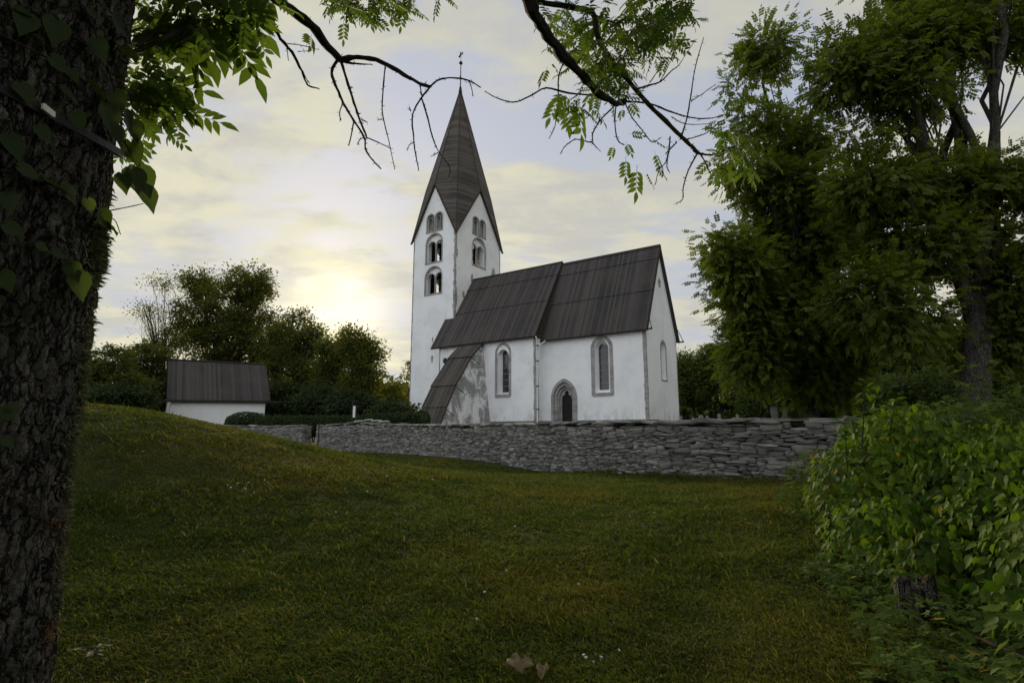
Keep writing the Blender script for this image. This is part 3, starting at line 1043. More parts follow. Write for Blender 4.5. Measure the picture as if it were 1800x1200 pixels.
# ------------------------------------------------------------------ lychgate house
hd = Vector((.82, .572, 0)).normalized()
hp = Vector((-hd.y, hd.x, 0))
A0 = at(300, 710, 48.0)
def along(px, P, d):
    """point on the line P + t d seen in image column px"""
    best = min((abs(900 + F * q.x / ((q.y) * cp + (q.z - EYE) * sp_) - px), t) for t in [i * .02 for i in range(-400, 1200)] for q in [P + d * t])
    return best[1]
LH = along(466, A0, hd)
eL, eR = at(293, 703, A0.y).z, at(472, 703.5, (A0 + hd * LH).y).z
HW = 5.4
rL = at(293, 632.5, (A0 + hp * HW / 2).y).z
rR = at(460, 640.5, (A0 + hd * LH + hp * HW / 2).y).z
house = empty('gatehouse', (A0.x, A0.y, th(A0.x, A0.y)), math.atan2(hd.y, hd.x))
tag(house, 'low white walled churchyard gatehouse with a steep dark board roof behind the grassy mound', 'gatehouse')
gz = th(A0.x, A0.y)
em, rm = (eL + eR) / 2 - gz, (rL + rR) / 2 - gz
tL, tR = eL - gz, eR - gz
hb = MB()
fH = lambda a, b, d: Vector((a, d, b))
hb.prism([(0, -.8), (LH, -.8), (LH, tR + .1), (0, tL + .1)], fH, 0, .6)
hb.prism([(0, -.8), (LH, -.8), (LH, tR + .1), (0, tL + .1)], fH, HW - .6, HW)
hb.prism([(.602, -.8), (HW - .602, -.8), (HW - .602, tR + .4), (HW / 2, rR - gz - .35), (.602, tR + .4)], lambda a, b, d: Vector((LH - d, a, b)), 0.003, .6)
panel(hb, [(.602, -.8), (HW - .602, -.8), (HW - .602, tL + .4), (HW / 2, rL - gz - .35), (.602, tL + .4)], [arch(HW / 2, 1.3, -.7, 1.4, 2.7)], lambda a, b, d: Vector((d, a, b)), .003, .6)
hb.build('wall', M['plaster'], house)
for side in (0, 1):
    rf = MB()
    y0 = -.35 if side == 0 else HW + .35
    n_ = 46
    for i_ in range(n_):
        x0 = -.35 + (LH + .7) * i_ / n_; x1 = -.35 + (LH + .7) * (i_ + 1) / n_
        lf = random.uniform(0, .015)
        p = []
        for xx in (x0 + .004, x1 - .004):
            f_ = xx / LH
            ze, zr = tL + (tR - tL) * f_ - .02, (rL + (rR - rL) * f_) - gz
            xr = xx
            p += [Vector((xx, y0, ze - .1 + lf)), Vector((xr, HW / 2, zr - .12 + lf)), Vector((xr, HW / 2, zr + lf)), Vector((xx, y0, ze + lf + .03))]
        rf.hexa(p)
    rfo = rf.build('roof', M['board_x'], house)
    if side == 0:
        eb_ = MB()
        eb_.hexa([Vector((-1.35, -.36, tL - .22)), Vector((LH + 1.4, -.36, tR - .22)), Vector((LH + 1.4, -.22, tR - .22)), Vector((-1.35, -.22, tL - .22)),
                  Vector((-1.35, -.36, tL - .05)), Vector((LH + 1.4, -.36, tR - .05)), Vector((LH + 1.4, -.22, tR - .05)), Vector((-1.35, -.22, tL - .05))])
        eb_.build('eave_beam', M['dark_wood'], house)
rb = MB(); rb.tube([Vector((-.38, HW / 2, rL - gz + .02)), Vector((LH + .38, HW / 2, rR - gz + .02))], .09, 6); rb.build('ridge_board', M['dark_wood'], house)

# ------------------------------------------------------------------ dry stone walls
WT = [(568, 748, 36.5), (640, 743, 34), (700, 747, 31.4), (800, 748, 26), (900, 746, 22.0), (1000, 745, 19.0), (1140, 743, 15.8), (1300, 741, 13.6), (1450, 739, 12.4), (1560, 739, 11.7), (1700, 738, 11.2), (1900, 738, 10.8)]
WPTS = [at(px, py, d) for px, py, d in WT]


def dry_wall(name, pts, label, thick=.75, grp=None):
    """coursed rubble: each stone a jittered, rounded lump; pts carry the top line"""
    pts = [Vector(p) for p in pts]
    seg = [(pts[i + 1] - pts[i]).to_2d().length for i in range(len(pts) - 1)]
    cum = np.concatenate([[0], np.cumsum(seg)])
    L = cum[-1]
    P = np.array([tuple(p) for p in pts])
    def pos(s):
        return np.stack([np.interp(s, cum, P[:, k]) for k in range(3)], -1)
    def tan(s):
        a = pos(np.clip(s + .6, 0, L)) - pos(np.clip(s - .6, 0, L))
        a[..., 2] = 0
        return a / np.maximum(np.linalg.norm(a, axis=-1, keepdims=True), 1e-6)
    # template lump: 4 x 3 x 3 lattice surface
    bm = bmesh.new()
    bmesh.ops.create_cube(bm, size=1)
    bmesh.ops.subdivide_edges(bm, edges=bm.edges[:], cuts=2, use_grid_fill=True)
    T = np.array([tuple(v.co) for v in bm.verts])
    TF = np.array([[v.index for v in f.verts] for f in bm.faces])
    bm.free()
    r8 = np.abs(T).max(1)
    sph = T / np.linalg.norm(T, axis=1, keepdims=True)
    Vs, Fs = [], []
    nb = 0
    lr = np.random.default_rng(hash(name) % 1000 if False else len(label))
    def stone(s, off, z, ln, dp, ht, tilt=0.0, topz=None):
        nonlocal nb
        rn = .24
        Q = T * (1 - rn) + sph * .56 * rn * 1.1
        Q = Q + lr.normal(0, .05, Q.shape)
        ang = lr.normal(0, .05) + tilt
        tap = 1 + lr.uniform(-.25, .25) * Q[:, 0:1]
        Q = Q * np.array([ln, dp, ht]) * np.concatenate([np.ones_like(tap), np.ones_like(tap), tap], 1)
        q = Q.copy()
        q[:, 0] = Q[:, 0] * math.cos(ang) - Q[:, 2] * math.sin(ang)
        q[:, 2] = Q[:, 0] * math.sin(ang) + Q[:, 2] * math.cos(ang)
        yaw = lr.normal(0, .06)
        c0 = pos(np.array([s]))[0]
        t = tan(np.array([s]))[0]
        nrm = np.array([t[1], -t[0], 0])     # towards the camera side
        base = np.array([c0[0], c0[1], 0]) + nrm * off
        tt = t * math.cos(yaw) + nrm * math.sin(yaw)
        nn = nrm * math.cos(yaw) - t * math.sin(yaw)
        W_ = base + q[:, :1] * tt + q[:, 1:2] * nn + np.array([0, 0, 1]) * (q[:, 2:] + z)
        Vs.append(W_)
        Fs.append(TF + nb)
        nb += len(W_)
    gz_ = lambda s: float(terrain(*(pos(np.array([s]))[0][:2])))
    # face stones on both sides, then caps
    for sidey in (1, -1):
        # brickwork with wavy course heights: fill columns of patches
        s = 0.0
        ztop = np.interp
        zc_ = 0.0
        hmax = 1.75
        z = -.12
        while z < hmax:
            h = lr.choice([.035, .055, .08, .12, .17], p=[.16, .28, .30, .18, .08]) * lr.uniform(.85, 1.15)
            s = -lr.uniform(0, .2)
            while s < L:
                ln = lr.uniform(.13, .46) * (1.0 if h < .1 else 1.1)
                sc = min(max(s + ln / 2, 0.05), L - .05)
                g0 = gz_(sc)
                top = pos(np.array([sc]))[0][2]
                H = top - g0
                wav = .035 * math.sin(sc * 1.7 + z * 5) + .03 * math.sin(sc * 4.1 + 2 * z)
                zz = g0 + z + h / 2 + wav
                if zz + h / 2 < top - .02 and (sidey == 1 or sc > 0):
                    n_sub = 1 if (h < .085 or lr.random() < .65) else 2
                    for q_ in range(n_sub):
                        hh = h / n_sub
                        stone(sc, sidey * (thick / 2 - .12 + lr.uniform(-.03, .035)), zz - h / 2 + hh * (q_ + .5), ln * 1.03, .30, hh * 1.06)
                s += ln
            z += h * .97
    s = 0.0
    while s < L:
        ln = lr.uniform(.3, .8)
        sc = min(s + ln / 2, L - .02)
        top = pos(np.array([sc]))[0][2]
        for oo in (-.2, .2):
            stone(sc + lr.uniform(-.1, .1), oo + lr.uniform(-.06, .06), top + lr.uniform(-.03, .035), ln * 1.1, .5, lr.uniform(.05, .11), lr.normal(0, .06))
        s += ln * .9
    for se in (0.02, L - .02):
        g0, top = gz_(se), pos(np.array([se]))[0][2]
        z = g0 - .1
        while z < top - .05:
            h = lr.uniform(.07, .16)
            for oo in (-.2, .18):
                stone(se, oo, z + h / 2, .3, .42, h * 1.05)
            z += h
    V = np.concatenate(Vs)
    Fc = np.concatenate(Fs).reshape(-1)
    root = empty(name, (0, 0, 0))
    tag(root, label, 'stone wall', grp)
    o = np_mesh('stonework', V, Fc, 4, M['rubble'], root)
    core = MB()
    ss = np.linspace(.12, L - .12, max(8, int(L / .8)))
    pp, tt = pos(ss), tan(ss)
    for i_ in range(len(ss)):
        t = tt[i_]; nrm = np.array([t[1], -t[0], 0]); c = pp[i_]
        a, b = c + nrm * (thick / 2 - .17), c - nrm * (thick / 2 - .17)
        g0 = gz_(ss[i_]) - .3
        core.v += [(a[0], a[1], g0), (a[0], a[1], c[2] - .07), (b[0], b[1], c[2] - .07), (b[0], b[1], g0)]
        if i_:
            b_ = (i_ - 1) * 4
            core.f += [(b_, b_ + 4, b_ + 5, b_ + 1), (b_ + 1, b_ + 5, b_ + 6, b_ + 2), (b_ + 2, b_ + 6, b_ + 7, b_ + 3)]
    core.f += [(0, 1, 2, 3)]
    core.f += [tuple(len(core.v) - 4 + k for k in (3, 2, 1, 0))]
    core.build('rubble_core', M['wallcore'], root)
    return root


dry_wall('dry_stone_wall', WPTS, 'long grey dry stone wall running from the gate gap past the church towards the leafy bush')
W2 = [at(538, 748, 38.0), at(510, 749, 38.6), at(460, 749.5, 40.0), at(415, 749, 41.5), at(380, 748, 43)]
dry_wall('dry_stone_wall', W2, 'short grey dry stone wall half hidden by the mound, below the gatehouse')
# pale flat slabs lying on the wall
for i_, (px, lab) in enumerate(((630, 'pale flat slab at the left end of the row lying on the long wall'), (648, 'thin raised pale slab second from the left on the long wall'), (661, 'broad pale slab third from the left on the long wall'), (674, 'rounded pale slab at the right end of the row on the long wall'))):
    p = at(px, [741.5, 739.5, 741, 742.5][i_], np.interp(px, [568, 640, 700], [36.5, 34, 31.4]) - .1)
    sb = MB()
    n_ = 9
    sb.prism([(.32 * math.cos(a) * random.uniform(.8, 1.1), .26 * math.sin(a) * random.uniform(.8, 1.1)) for a in [2 * math.pi * k / n_ for k in range(n_)]], lambda a, b, d: Vector((a, b, d + a * .1 - b * .12)), -.03, .04)
    o = sb.build('stone_slab', M['slab'])
    o.location = p + Vector((0, 0, .035))
    tag(o, lab, 'stone slab', 'pale slabs on the wall')

# ------------------------------------------------------------------ small things by the gate and graveyard
gp = MB()
b = at(558, 797, 33.0); t_ = at(558, 745, 33.0)
b.z = th(b.x, b.y) - .1
gp.tube([b, Vector((b.x, b.y, t_.z))], .035, 6); gp.tube([Vector((b.x, b.y, t_.z - .02)), Vector((b.x, b.y, t_.z + .04))], [.05, .02], 6)
tag(gp.build('gate_post', M['iron']), 'thin black iron post standing in the gap of the stone wall', 'post')
p = at(618.5, 745, 38.0)
sg = empty('sign_post', (p.x, p.y, th(p.x, p.y)))
tag(sg, 'dark post with a narrow white notice board in front of the dark trees', 'sign post')
zt = at(618, 706, 38.0).z - sg.location.z
m1 = MB(); m1.box((-.045, -.045, -.2), (.045, .045, zt)); m1.box((.22, -.04, -.2), (.28, .04, zt - .25)); m1.box((-.1, -.06, zt), (.33, .06, zt + .07)); m1.build('post', M['iron'], sg)
m1 = MB(); m1.box((.05, -.06, zt - 1.05), (.20, -.02, zt - .28)); m1.build('notice_board', M['sign'], sg)

for i_, (px, pyt, wpx, d, lab, lean) in enumerate((
        (1366, 714, 11, 17.0, 'tall pale leaning gravestone behind the wall below the ash tree', -.06),
        (1377, 717, 7, 18.5, 'narrow dark gravestone just right of the leaning pale gravestone', .02),
        (1439, 712, 10, 19.0, 'dark narrow gravestone beside the trunk of the ash tree behind the wall', .03),
        (1232, 729, 7, 36.0, 'grey upright gravestone right of the church corner, tallest of its row', .0),
        (1243, 730, 4, 37.0, 'slim gravestone between the grey upright and the low one', .0),
        (1264, 727, 4, 38.0, 'thin gravestone under the woodland, with a light top', .02),
        (1296, 728, 4, 40.0, 'small distant gravestone nearest the dark shrub', .0),
        (1197, 730, 3, 37.0, 'thin stake-like gravestone right against the church corner', .0),
        (1218, 733, 4, 39.0, 'low gravestone left of the grey upright one', .0))):
    top = at(px, pyt, d)
    g0 = th(top.x, top.y)
    wd = wpx * d / F / 2
    hgt = top.z - g0
    gs = MB()
    ol = [(-wd, -.3), (wd, -.3), (wd * .98, hgt - wd * .7)] + [(wd * math.cos(a), hgt - wd * .7 + wd * .7 * math.sin(a)) for a in (R(30), R(60), R(90), R(120), R(150))] + [(-wd * .98, hgt - wd * .7)]
    gs.prism(ol, lambda a, b, dd: Vector((a + b * lean, dd, b)), -.07, .07)
    o = gs.build('gravestone', M['grave'])
    o.location = (top.x, top.y, g0)
    o.rotation_euler = (R(random.uniform(-2, 2)), 0, R(random.uniform(-25, 25)))
    tag(o, lab, 'gravestone', 'gravestones in the churchyard')

# ------------------------------------------------------------------ foliage
def unit(v):
    return v / np.maximum(np.linalg.norm(v, axis=-1, keepdims=True), 1e-9)


def T_quad():
    V = np.array([[0, 0, 0], [.34, .5, .06], [0, 1.0, -.05], [-.34, .5, .06]])
    return V, [(0, 1, 2, 3)]


def T_ash(n=9, W=.055):
    """pinnate leaf, length 1, along +Y, hanging leaflets in pairs"""
    V, Fc = [], []
    V += [(-.008, 0, 0), (.008, 0, 0), (.004, .8, -.02), (-.004, .8, -.02)]
    Fc.append((0, 1, 2, 3))
    pairs = n // 2
    for k in range(pairs):
        y = .22 + .58 * k / pairs
        for s in (-1, 1):
            L, wd = .30 - .02 * abs(k - 1.5), W
            d = np.array([s * .80, .58, -.12]); d /= np.linalg.norm(d)
            nrm = np.array([-d[1], d[0], 0])
            b = len(V)
            p = np.array([0, y, 0])
            V += [tuple(p), tuple(p + d * L * .45 + nrm * wd + np.array([0, 0, .02])), tuple(p + d * L + np.array([0, 0, -.05])), tuple(p + d * L * .45 - nrm * wd + np.array([0, 0, .02]))]
            Fc.append((b, b + 1, b + 2, b + 3))
    b = len(V)
    V += [(0, .78, 0), (.055, .92, .01), (0, 1.12, -.05), (-.055, .92, .01)]
    Fc.append((b, b + 1, b + 2, b + 3))
    return np.array(V), Fc


def T_heart():
    h = [(0, .02), (.16, -.06), (.34, .02), (.42, .22), (.34, .48), (.18, .76), (0, 1.08)]
    V = [(0, .02, 0), (0, .3, -.02), (0, .65, -.03), (0, 1.08, -.12)]
    R_ = [(x, y, .10 * x / .42 - .12 * (y > .7)) for x, y in h[1:-1]]
    V += R_ + [(-x, y, z) for x, y, z in R_]
    # 4..8 right, 9..13 left
    Fc = [(0, 4, 5, 1), (1, 5, 6), (1, 6, 7, 2), (2, 7, 8), (2, 8, 3), (0, 1, 10, 9), (1, 11, 10), (1, 2, 12, 11), (2, 13, 12), (2, 3, 13)]
    V = [(x, y + .12, z) for x, y, z in V]
    b = len(V)
    V += [(-.012, -.25, .0), (.012, -.25, .0), (.01, .14, 0), (-.01, .14, 0)]
    Fc.append((b, b + 1, b + 2, b + 3))
    return np.array(V), Fc


def T_maple():
    tips = [(-100, .40), (-52, .72), (0, 1.0), (52, .72), (100, .40)]
    V = [(0, 0, 0)]
    ring = []
    for i, (a, r) in enumerate(tips):
        a_ = math.radians(90 - a)
        for da, rr in ((-11, .62), (0, 1.0), (11, .62)):
            aa = a_ - math.radians(da)
            ring.append((r * rr * math.cos(aa), r * rr * math.sin(aa), -.10 * rr * r + (.05 if da == 0 else .02)))
        if i < 4:
            am = math.radians(90 - (a + tips[i + 1][0]) / 2)
            ring.append((.36 * math.cos(am), .36 * math.sin(am), .03))
    V += [(x * .62, y * .62 + .2, z) for x, y, z in ring]
    V[0] = (0, .2, 0)
    n = len(ring)
    Fc = [(0, i + 1, i) for i in range(1, n)]
    b = len(V)
    V += [(-.01, -.3, 0), (.01, -.3, 0), (.008, .22, 0), (-.008, .22, 0)]
    Fc.append((b, b + 1, b + 2, b + 3))
    return np.array(V), Fc


def T_ashnear(n=9, W=.062):
    V, Fc = [(-.008, 0, 0), (.008, 0, 0), (.004, .8, -.02), (-.004, .8, -.02)], [(0, 1, 2, 3)]
    def leaflet(p, d, L):
        d = d / np.linalg.norm(d)
        nrm = np.array([-d[1], d[0], 0])
        b = len(V)
        for t, ww, zz in ((0, 0, 0), (.22, .72, .012), (.48, 1.0, .016), (.74, .66, .0), (1.0, 0, -.05)):
            q = p + d * L * t
            if ww == 0: V.append(tuple(q + np.array([0, 0, zz])))
            else:
                V.append(tuple(q + np.array([0, 0, zz - .022])))
                V.append(tuple(q + nrm * W * ww + np.array([0, 0, zz])))
                V.append(tuple(q - nrm * W * ww + np.array([0, 0, zz])))
        # 0 base; (1 mid,2 l,3 r) (4,5,6) (7,8,9); 10 tip
        for f in ((0, 2, 1), (0, 1, 3), (1, 2, 5, 4), (3, 1, 4, 6), (4, 5, 8, 7), (6, 4, 7, 9), (7, 8, 10), (9, 7, 10)):
            Fc.append(tuple(b + i for i in f))
    for k in range(n // 2):
        y = .22 + .58 * k / (n // 2)
        for sg in (-1, 1):
            leaflet(np.array([0, y + .02 * sg, 0]), np.array([sg * .80, .60, -.14]), .31 - .02 * abs(k - 1.5))
    leaflet(np.array([0, .78, 0]), np.array([0.02, 1, -.08]), .34)
    return np.array(V), Fc


def T_heart2():
    """heart shaped leaf: rows of five points folded along the midrib"""
    rows = [(-.02, .16, .10), (.12, .33, .06), (.28, .40, .0), (.46, .36, -.02), (.64, .26, -.05), (.82, .13, -.10), (1.06, 0, -.18)]
    V, Fc = [], []
    for i, (y, hw, z) in enumerate(rows):
        notch = .08 if i == 0 else 0
        for t in (-1, -.5, 0, .5, 1):
            V.append((hw * t, y + (.14 if (t == 0 and i == 0) else 0) + .12, z * .6 + .10 * abs(t) * (hw / .4) + .015 * math.sin(i * 2.6) * abs(t)))
    for i in range(len(rows) - 1):
        for j in range(4):
            a = i * 5 + j
            if i == len(rows) - 2: Fc.append((a, a + 1, 5 * (i + 1) + 2))
            else: Fc.append((a, a + 1, a + 6, a + 5))
    b = len(V)
    V += [(-.012, -.25, .0), (.012, -.25, .0), (.01, .26, 0.03), (-.01, .26, .03)]
    Fc.append((b, b + 1, b + 2, b + 3))
    return np.array(V), Fc


TPL = {'ashnear': T_ashnear(9), 'heart2': T_heart2(), 'quad': T_quad(), 'ash': T_ash(9), 'ash7': T_ash(7), 'ashfar': T_ash(7, .12), 'heart': T_heart(), 'maple': T_maple()}


def leaves(name, P, D, size, kind, m, parent=None, N=None, roll=1.0):
    """P positions, D leaf axis directions, N preferred upper-face normals"""
    n = len(P)
    V, Fc = TPL[kind]
    D = unit(D)
    if N is None: N = np.tile(np.array([0, 0, 1.0]), (n, 1))
    N = N + rng.normal(0, .45 * roll, (n, 3))
    X = unit(np.cross(D, N))
    Z = np.cross(X, D)
    size = np.broadcast_to(size, (n,)) if np.ndim(size) else np.full(n, size)
    W_ = P[:, None, :] + (V[None, :, 0, None] * X[:, None, :] + V[None, :, 1, None] * D[:, None, :] + V[None, :, 2, None] * Z[:, None, :]) * size[:, None, None]
    flat_ = np.concatenate([np.array(f) for f in Fc])
    tot = np.array([len(f) for f in Fc])
    Fi = (flat_[None, :] + (np.arange(n) * len(V))[:, None]).reshape(-1)
    return np_mesh(name, W_.reshape(-1, 3), Fi, np.tile(tot, n), m, parent)


def blob_points(blobs, n, shell=.55):
    """random points in a union of ellipsoids; blobs = (centre, radii, weight)"""
    w_ = np.array([b[2] * b[1][0] * b[1][1] * b[1][2] for b in blobs]) ** .7
    idx = rng.choice(len(blobs), n, p=w_ / w_.sum())
    c = np.array([tuple(b[0]) for b in blobs])[idx]
    r = np.array([tuple(b[1]) for b in blobs])[idx]
    d = unit(rng.normal(0, 1, (n, 3)))
    rad = shell + (1 - shell) * rng.random(n) ** .6
    low = rng.random(n) < .25
    rad = np.where(low, rng.random(n) ** (1 / 3.0) * .9, rad)
    return c + d * r * rad[:, None], d, idx


def tree_crown(name, blobs, nclump, per, spread, size, kind, m, parent, droop=.4, shell=.55, flatten=.45):
    cc, dd, _ = blob_points(blobs, nclump, shell)
    P = np.repeat(cc, per, 0) + rng.normal(0, 1, (nclump * per, 3)) * np.array([1, 1, flatten]) * np.repeat(spread * rng.uniform(.6, 1.35, nclump), per)[:, None]
    off = P - np.repeat(cc, per, 0)
    D = off / spread * .6 + np.repeat(dd, per, 0) * .5 + rng.normal(0, .5, P.shape)
    D[:, 2] -= droop
    Nn = np.repeat(dd, per, 0) * .5 + np.array([0, 0, .8])
    sz = size * rng.uniform(.7, 1.25, len(P))
    return leaves(name, P, D, sz, kind, m, parent, Nn), cc


def curve_pts(a, b, sag=.0, wob=.1, n=6):
    a, b = Vector(a), Vector(b)
    L = (b - a).length
    o = [Vector((random.gauss(0, 1), random.gauss(0, 1), random.gauss(0, 1))) * wob * L for _ in range(2)]
    out = []
    for i in range(n):
        t = i / (n - 1)
        out.append(a.lerp(b, t) + (o[0] * math.sin(t * math.pi) + o[1] * math.sin(2 * t * math.pi) * .5) + Vector((0, 0, sag * L * math.sin(t * math.pi))))
    return out


def tree(name, label, base, h_trunk, r, blobs, nclump, per, spread, size, kind, lm, bark=None, droop=.4, nlimb=18, cat='tree', group=None, fork=None, shell=.55, twig=.3, flatten=.45, top=None):
    base = Vector(base)
    root = empty(name, base)
    tag(root, label, cat, group)
    inv = Vector(base)
    loc = [(Vector(b[0]) - inv, b[1], b[2]) for b in blobs]
    cr, cc = tree_crown('crown', loc, nclump, per, spread, size, kind, lm, root, droop, shell, flatten)
    mb = MB()
    top = (Vector(top) - inv) if top is not None else Vector((random.uniform(-.3, .3), random.uniform(-.3, .3), h_trunk))
    tp = curve_pts((0, 0, -.3), top, 0, .03, 8)
    mb.tube(tp, [r * (1.25 - .1 * i if i == 0 else 1.0 - .06 * i) for i in range(8)], 10)
    sel = cc[rng.choice(len(cc), min(nlimb, len(cc)), replace=False)]
    for i, c in enumerate(sel):
        st = tp[-1 - (i % 4)]
        mid = st.lerp(Vector(c), .45) + Vector((0, 0, .08 * (Vector(c) - st).length))
        pts = curve_pts(st, mid, .05, .05, 5)[:-1] + curve_pts(mid, c, .02, .06, 5)
        r0 = r * random.uniform(.28, .5)
        mb.tube(pts, [r0 * (1 - .09 * k) for k in range(len(pts))], 6, False)
        near = cc[np.argsort(((cc - c) ** 2).sum(1))[1:6]]
        for q in near:
            mb.tube(curve_pts(mid, q, .03, .1, 4), [r0 * twig, r0 * twig * .7, r0 * twig * .45, r0 * .1], 4, False)
    mb.build('trunk', bark or M['bark_far'], root, True, fix=False)
    return root


def B(px, py, rx, ry, d, w_=1.0, dz=None):
    """ellipsoid of foliage around the point seen at (px, py), radii given by its size in the photo"""
    s = d / F
    return (at(px, py, d), (rx * s, (dz if dz else (rx + ry) / 2 * s), ry * s), w_)


def ground_at(px, d):
    x = at(px, 700, d).x
    return (x, d, th(x, d))


# left background trees
tree('broadleaf_tree', 'tallest dark broadleaf tree, rising behind the white gatehouse', ground_at(395, 72), 9, .55,
     [B(415, 535, 62, 60, 72), B(345, 500, 34, 26, 72), B(440, 500, 42, 34, 73), B(335, 560, 40, 38, 71), B(470, 590, 45, 45, 72), B(390, 610, 75, 45, 72), B(300, 600, 26, 26, 72, .5), B(470, 640, 30, 40, 72)],
     360, 110, .60, .33, 'quad', M['oak_leaf'], nlimb=34, shell=.35, group='trees in the left background', flatten=.7)
tree('broadleaf_tree', 'half bare thin tree with feathery twigs left of the tallest tree', ground_at(290, 66), 6, .22,
     [B(285, 495, 22, 16, 66), B(262, 545, 26, 18, 66), B(290, 590, 26, 20, 66)],
     90, 22, .8, .22, 'quad', M['oak_leaf'], nlimb=16, shell=.2, group='trees in the left background', twig=.22)
tree('broadleaf_tree', 'round-topped tree standing just right of the gatehouse roof', ground_at(520, 68), 7, .4,
     [B(525, 590, 42, 42, 68), B(505, 650, 46, 50, 68), B(545, 650, 30, 45, 68), B(480, 610, 26, 40, 69)],
     190, 105, .58, .32, 'quad', M['oak_leaf'], nlimb=26, shell=.35, group='trees in the left background', flatten=.7)
tree('broadleaf_tree', 'bushy tree in line with the bright sun glow, second from the tower', ground_at(588, 64), 6, .4,
     [B(588, 605, 26, 32, 64), B(580, 660, 34, 40, 64), B(608, 690, 30, 34, 64)],
     115, 105, .52, .30, 'quad', M['oak_leaf'], nlimb=22, shell=.35, group='trees in the left background', flatten=.7)
tree('broadleaf_tree', 'full rounded tree nearest the church tower on its left', ground_at(632, 60), 6, .4,
     [B(628, 610, 30, 34, 60), B(640, 650, 28, 44, 60), B(622, 690, 34, 36, 60), B(655, 620, 12, 18, 60)],
     150, 105, .52, .29, 'quad', M['oak_leaf'], nlimb=24, shell=.35, group='trees in the left background', flatten=.7)
tree('broadleaf_tree', 'small bushy tree low between the rounded tree and the tower', ground_at(690, 62), 3, .2,
     [B(688, 698, 22, 28, 62), B(700, 712, 22, 22, 62)], 80, 70, .42, .24, 'quad', M['oak_leaf'], nlimb=14, group='trees in the left background')
tree('broadleaf_tree', 'narrow tree peeping out from behind the left edge of the tower', ground_at(728, 78), 6, .25,
     [B(730, 660, 14, 34, 78), B(728, 700, 18, 34, 78)], 60, 70, .5, .32, 'quad', M['oak_leaf'], nlimb=10, group='trees in the left background')
tree('broadleaf_tree', 'green tree close beside the near trunk, above the mound', ground_at(185, 46), 4, .3,
     [B(195, 640, 34, 34, 46), B(160, 665, 30, 36, 46), B(215, 680, 34, 32, 46)], 130, 90, .40, .23, 'quad', M['oak_leaf'], nlimb=16, group='trees in the left background')
tree('broadleaf_tree', 'green tree left of the gatehouse gable', ground_at(262, 52), 5, .3,
     [B(255, 630, 36, 28, 52), B(262, 670, 32, 36, 52), B(285, 660, 22, 36, 54)], 120, 90, .42, .25, 'quad', M['oak_leaf'], nlimb=18, group='trees in the left background')


def shrub(name, label, cat, blobs, n, size, kind, m, group=None, droop=.2, shell=.8, stems=10):
    base = Vector(blobs[0][0])
    base.z = th(base.x, base.y)
    root = empty(name, base)
    tag(root, label, cat, group)
    loc = [(Vector(b[0]) - base, b[1], b[2]) for b in blobs]
    P, d, _ = blob_points(loc, n, shell)
    D = d * .6 + rng.normal(0, .6, P.shape)
    D[:, 2] -= droop
    leaves('foliage', P, D, size * rng.uniform(.6, 1.25, n), kind, m, root, d + np.array([0, 0, .5]))
    mb = MB()
    for k in range(stems):
        q = P[rng.integers(n)]
        s = Vector((q[0] * .7, q[1] * .7, -.2))
        mb.tube(curve_pts(s, q, 0, .06, 4), [.03, .025, .018, .01], 5, False)
    mb.build('stem', M['twig'], root, fix=False)
    return root


shrub('round_bush', 'dark rounded bush in front of the white gatehouse wall', 'bush',
      [B(432, 740, 32, 16, 44, 1, 1.2), B(412, 744, 14, 14, 44, 1, .9), B(450, 742, 24, 16, 44, 1, 1.0)], 9000, .12, 'quad', M['hedge_leaf'])
shrub('clipped_hedge', 'long dark green hedge behind the short wall and the gate gap', 'hedge',
      [B(x, 748, 22, 18, 41.5, 1, .8) for x in range(470, 640, 20)], 26000, .12, 'quad', M['hedge_leaf'])
shrub('clipped_hedge', 'dark green hedge between the sign post and the church buttress', 'hedge',
      [B(x, 742 - (x - 650) * .03, 16, 15, 42.5, 1, .8) for x in range(655, 735, 14)] + [B(742, 738, 14, 17, 42.5, 1, .8)], 16000, .12, 'quad', M['hedge_leaf'])
def thicket(lab, blobs, lm):
    base = Vector(blobs[0][0]); base.z = th(base.x, base.y)
    root = empty('wild_shrub', base)
    tag(root, lab, 'shrub', 'undergrowth in the left background')
    cr, cc = tree_crown('foliage', [(Vector(b[0]) - base, b[1], b[2]) for b in blobs], 170, 60, .5, .27, 'quad', lm, root, .2, .3)
    mb = MB()
    for c in cc[:16]:
        mb.tube(curve_pts((c[0] * .7, c[1] * .7, -.3), c, 0, .07, 5), [.07, .05, .04, .03, .015], 5, False)
    mb.build('stem', M['twig'], root, fix=False)


for i_, (px, py, rx, ry, d, lab) in enumerate((
        (500, 705, 36, 24, 58, 'dark low shrub mass right of the gatehouse'), (560, 708, 34, 22, 56, 'dark low shrub mass behind the gate gap'),
        (615, 712, 34, 20, 54, 'dark low shrub mass behind the sign post'), (690, 728, 30, 12, 52, 'low lighter green shrub left of the tower foot'),
        (300, 706, 30, 14, 60, 'dark undergrowth left of the gatehouse'), (200, 700, 50, 16, 44, 'dark undergrowth at the crest of the mound'))):
    thicket(lab, [B(px, py, rx, ry, d, 1, 3), B(px + rx * .6, py - 3, rx * .6, ry * .9, d, 1, 2), B(px - rx * .5, py + 3, rx * .6, ry * .7, d, 1, 2), B(px + rx * .1, py - ry * .8, rx * .5, ry * .5, d, 1, 2)], M['hedge_leaf'])

